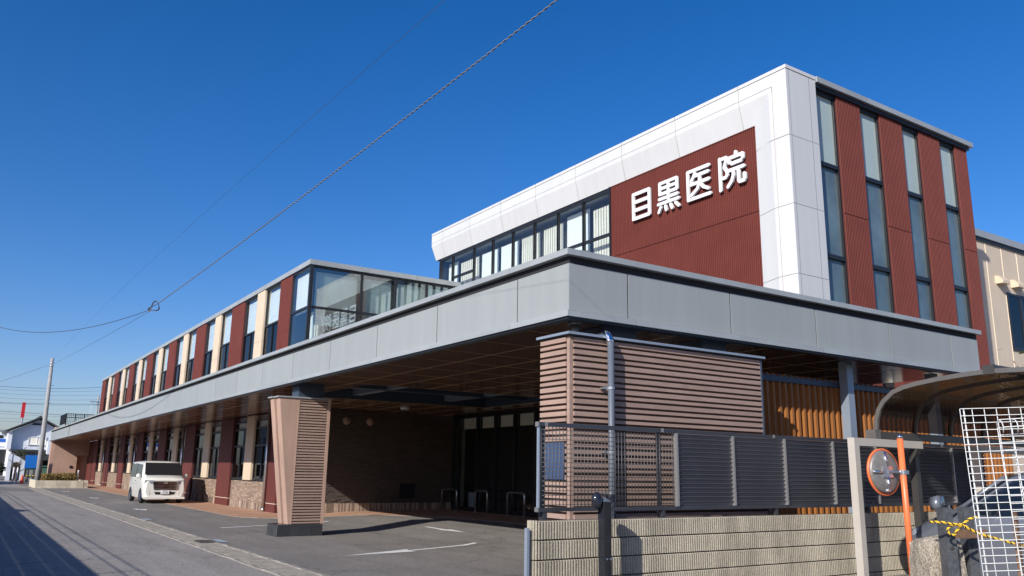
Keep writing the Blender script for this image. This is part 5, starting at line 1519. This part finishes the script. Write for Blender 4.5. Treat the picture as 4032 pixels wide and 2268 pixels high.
for i, (x, y, lab) in enumerate(((4.15, 79, 'white roadside marker post left of the red cone'), (4.02, 82, 'white roadside marker post farther behind the red cone'))):
    t = thing('marker_post', (x, y, 0), lab, 'post', 'white roadside posts'); b = MB(); b.tube([(x, y, 0), (x, y, 1.25)], .055, 8); b.build('shaft', t, 'white', True)
    box('cap', t, x - .06, x + .06, y - .06, y + .06, 1.25, 1.29, 'steel')
leafy('bare_tree', (4.55, 88.5, 0), 1.0, 0, 'leaf', 'small leafless tree before the white garden wall', 'tree', bare=True, trunk=1.4)
leafy('garden_pine', (5.9, 112, 0), 1.3, 900, 'pine', 'clipped pine before the lattice of the gable house', 'tree', .12, 2.3)
leafy('garden_pine', (8.9, 112, 0), 1.2, 900, 'pine', 'dark bush right behind the concrete pole', 'tree', .12, 2.0)
leafy('garden_bush', (3.4, 100, 0), 1.0, 700, 'pine', 'brownish bush left of the white garden wall', 'bush', .1, 1.2)
fp = thing('far_utility_pole', (13.1, 110, 0), 'distant utility pole with cross arms beside the wing end', 'pole')
b = MB(); b.tube([(13.15, 110, 0), (13.08, 110, 9.7)], [.15, .09], 10); b.build('shaft', fp, 'pole_concrete', True)
box('cross_arm', fp, 12.2, 13.6, 109.85, 109.95, 8.9, 9.0, 'steel'); box('cross_arm', fp, 12.4, 13.5, 109.86, 109.94, 8.6, 8.68, 'steel')
b = MB(); b.tube([(12.45, 110, 6.8), (12.45, 110, 8.9)], .03, 6); b.build('drop_conduit', fp, 'steel')
for k, (z0, z1, sg, nm) in enumerate(((10.4, 11.2, .7, 'topmost'), (10.0, 10.7, .6, 'second'), (9.6, 10.2, .6, 'third'), (9.1, 9.6, .55, 'fourth'), (8.2, 8.95, .25, 'fifth'), (8.15, 8.85, .3, 'sixth'), (7.6, 7.3, .2, 'seventh'), (7.2, 7.1, .15, 'eighth'), (6.7, 6.6, .15, 'ninth'), (6.3, 6.5, .2, 'lowest'))):
    cable('street_wire', (-4, 108, z0), (16, 111, z1), sg, .02 if k in (0, 4, 6) else .011, nm + ' of the wires crossing behind the concrete pole', grp='street wires at the far end')

# ================================================================== across the road (outside the picture at the left: shade and reflections)
nf = thing('slat_fence', (-1.5, 25, 0), 'dark horizontal slat fence along the far side of the road', 'fence')
z = .12; hs_ = [.42, .42, .42, .165, .195, .165, .135]
for i, h in enumerate(hs_):
    for a in range(0, 60, 6):
        box('slat', nf, -1.52, -1.50, -6 + a, -6 + a + 5.99, z, z + h - .014, 'fence_metal')
    z += h
ZF = z
for k in range(32):
    yy = -5.5 + 1.88 * k
    box('post', nf, -1.50, -1.46, yy, yy + .035, .1, ZF + .33, 'fence_metal')
for zz in (ZF + .16, ZF + .31):
    b = MB(); b.tube([(-1.48, -6, zz), (-1.48, 54, zz)], .009, 5); b.build('top_wire', nf, 'fence_wire')
def nhouse(x0, x1, y0, y1, h, lab, wm_):
    t = thing('neighbour_house', ((x0 + x1) / 2, (y0 + y1) / 2, 0), lab, 'house', 'houses across the road')
    box('wall', t, x0, x1, y0, y1, 0, h, wm_)
    b = MB(); ym = (y0 + y1) / 2; b.prism([(y0 - .4, h - .1), (ym, h + 1.5), (y1 + .4, h - .1), (y1 + .4, h + .02), (ym, h + 1.62), (y0 - .4, h + .02)], x0 - .4, x1 + .4, lambda u, v, s_: (s_, u, v)); b.build('roof', t, 'roof_tile')
    for yy in (y0 + 1.5, y0 + 4.5):
        for z_ in ((1.0, 3.6) if h > 5 else (1.0,)): box('window', t, x1 - .02, x1 + .05, yy, yy + 1.6, z_, z_ + 1.15, 'frame_black')
nhouse(-13, -6.2, 53.5, 61.5, 3.6, 'white house across the road from the planter', 'house_white')
nhouse(-16, -7.5, 68, 80, 6.0, 'white house farther along the other side of the road', 'white')
nhouse(-18, -8.5, 86, 97, 6.0, 'beige house at the far end of the other side', 'beige_wall')
nhouse(-20, -10, 20, 32, 5.5, 'beige house across the road behind the slat fence', 'beige_wall')
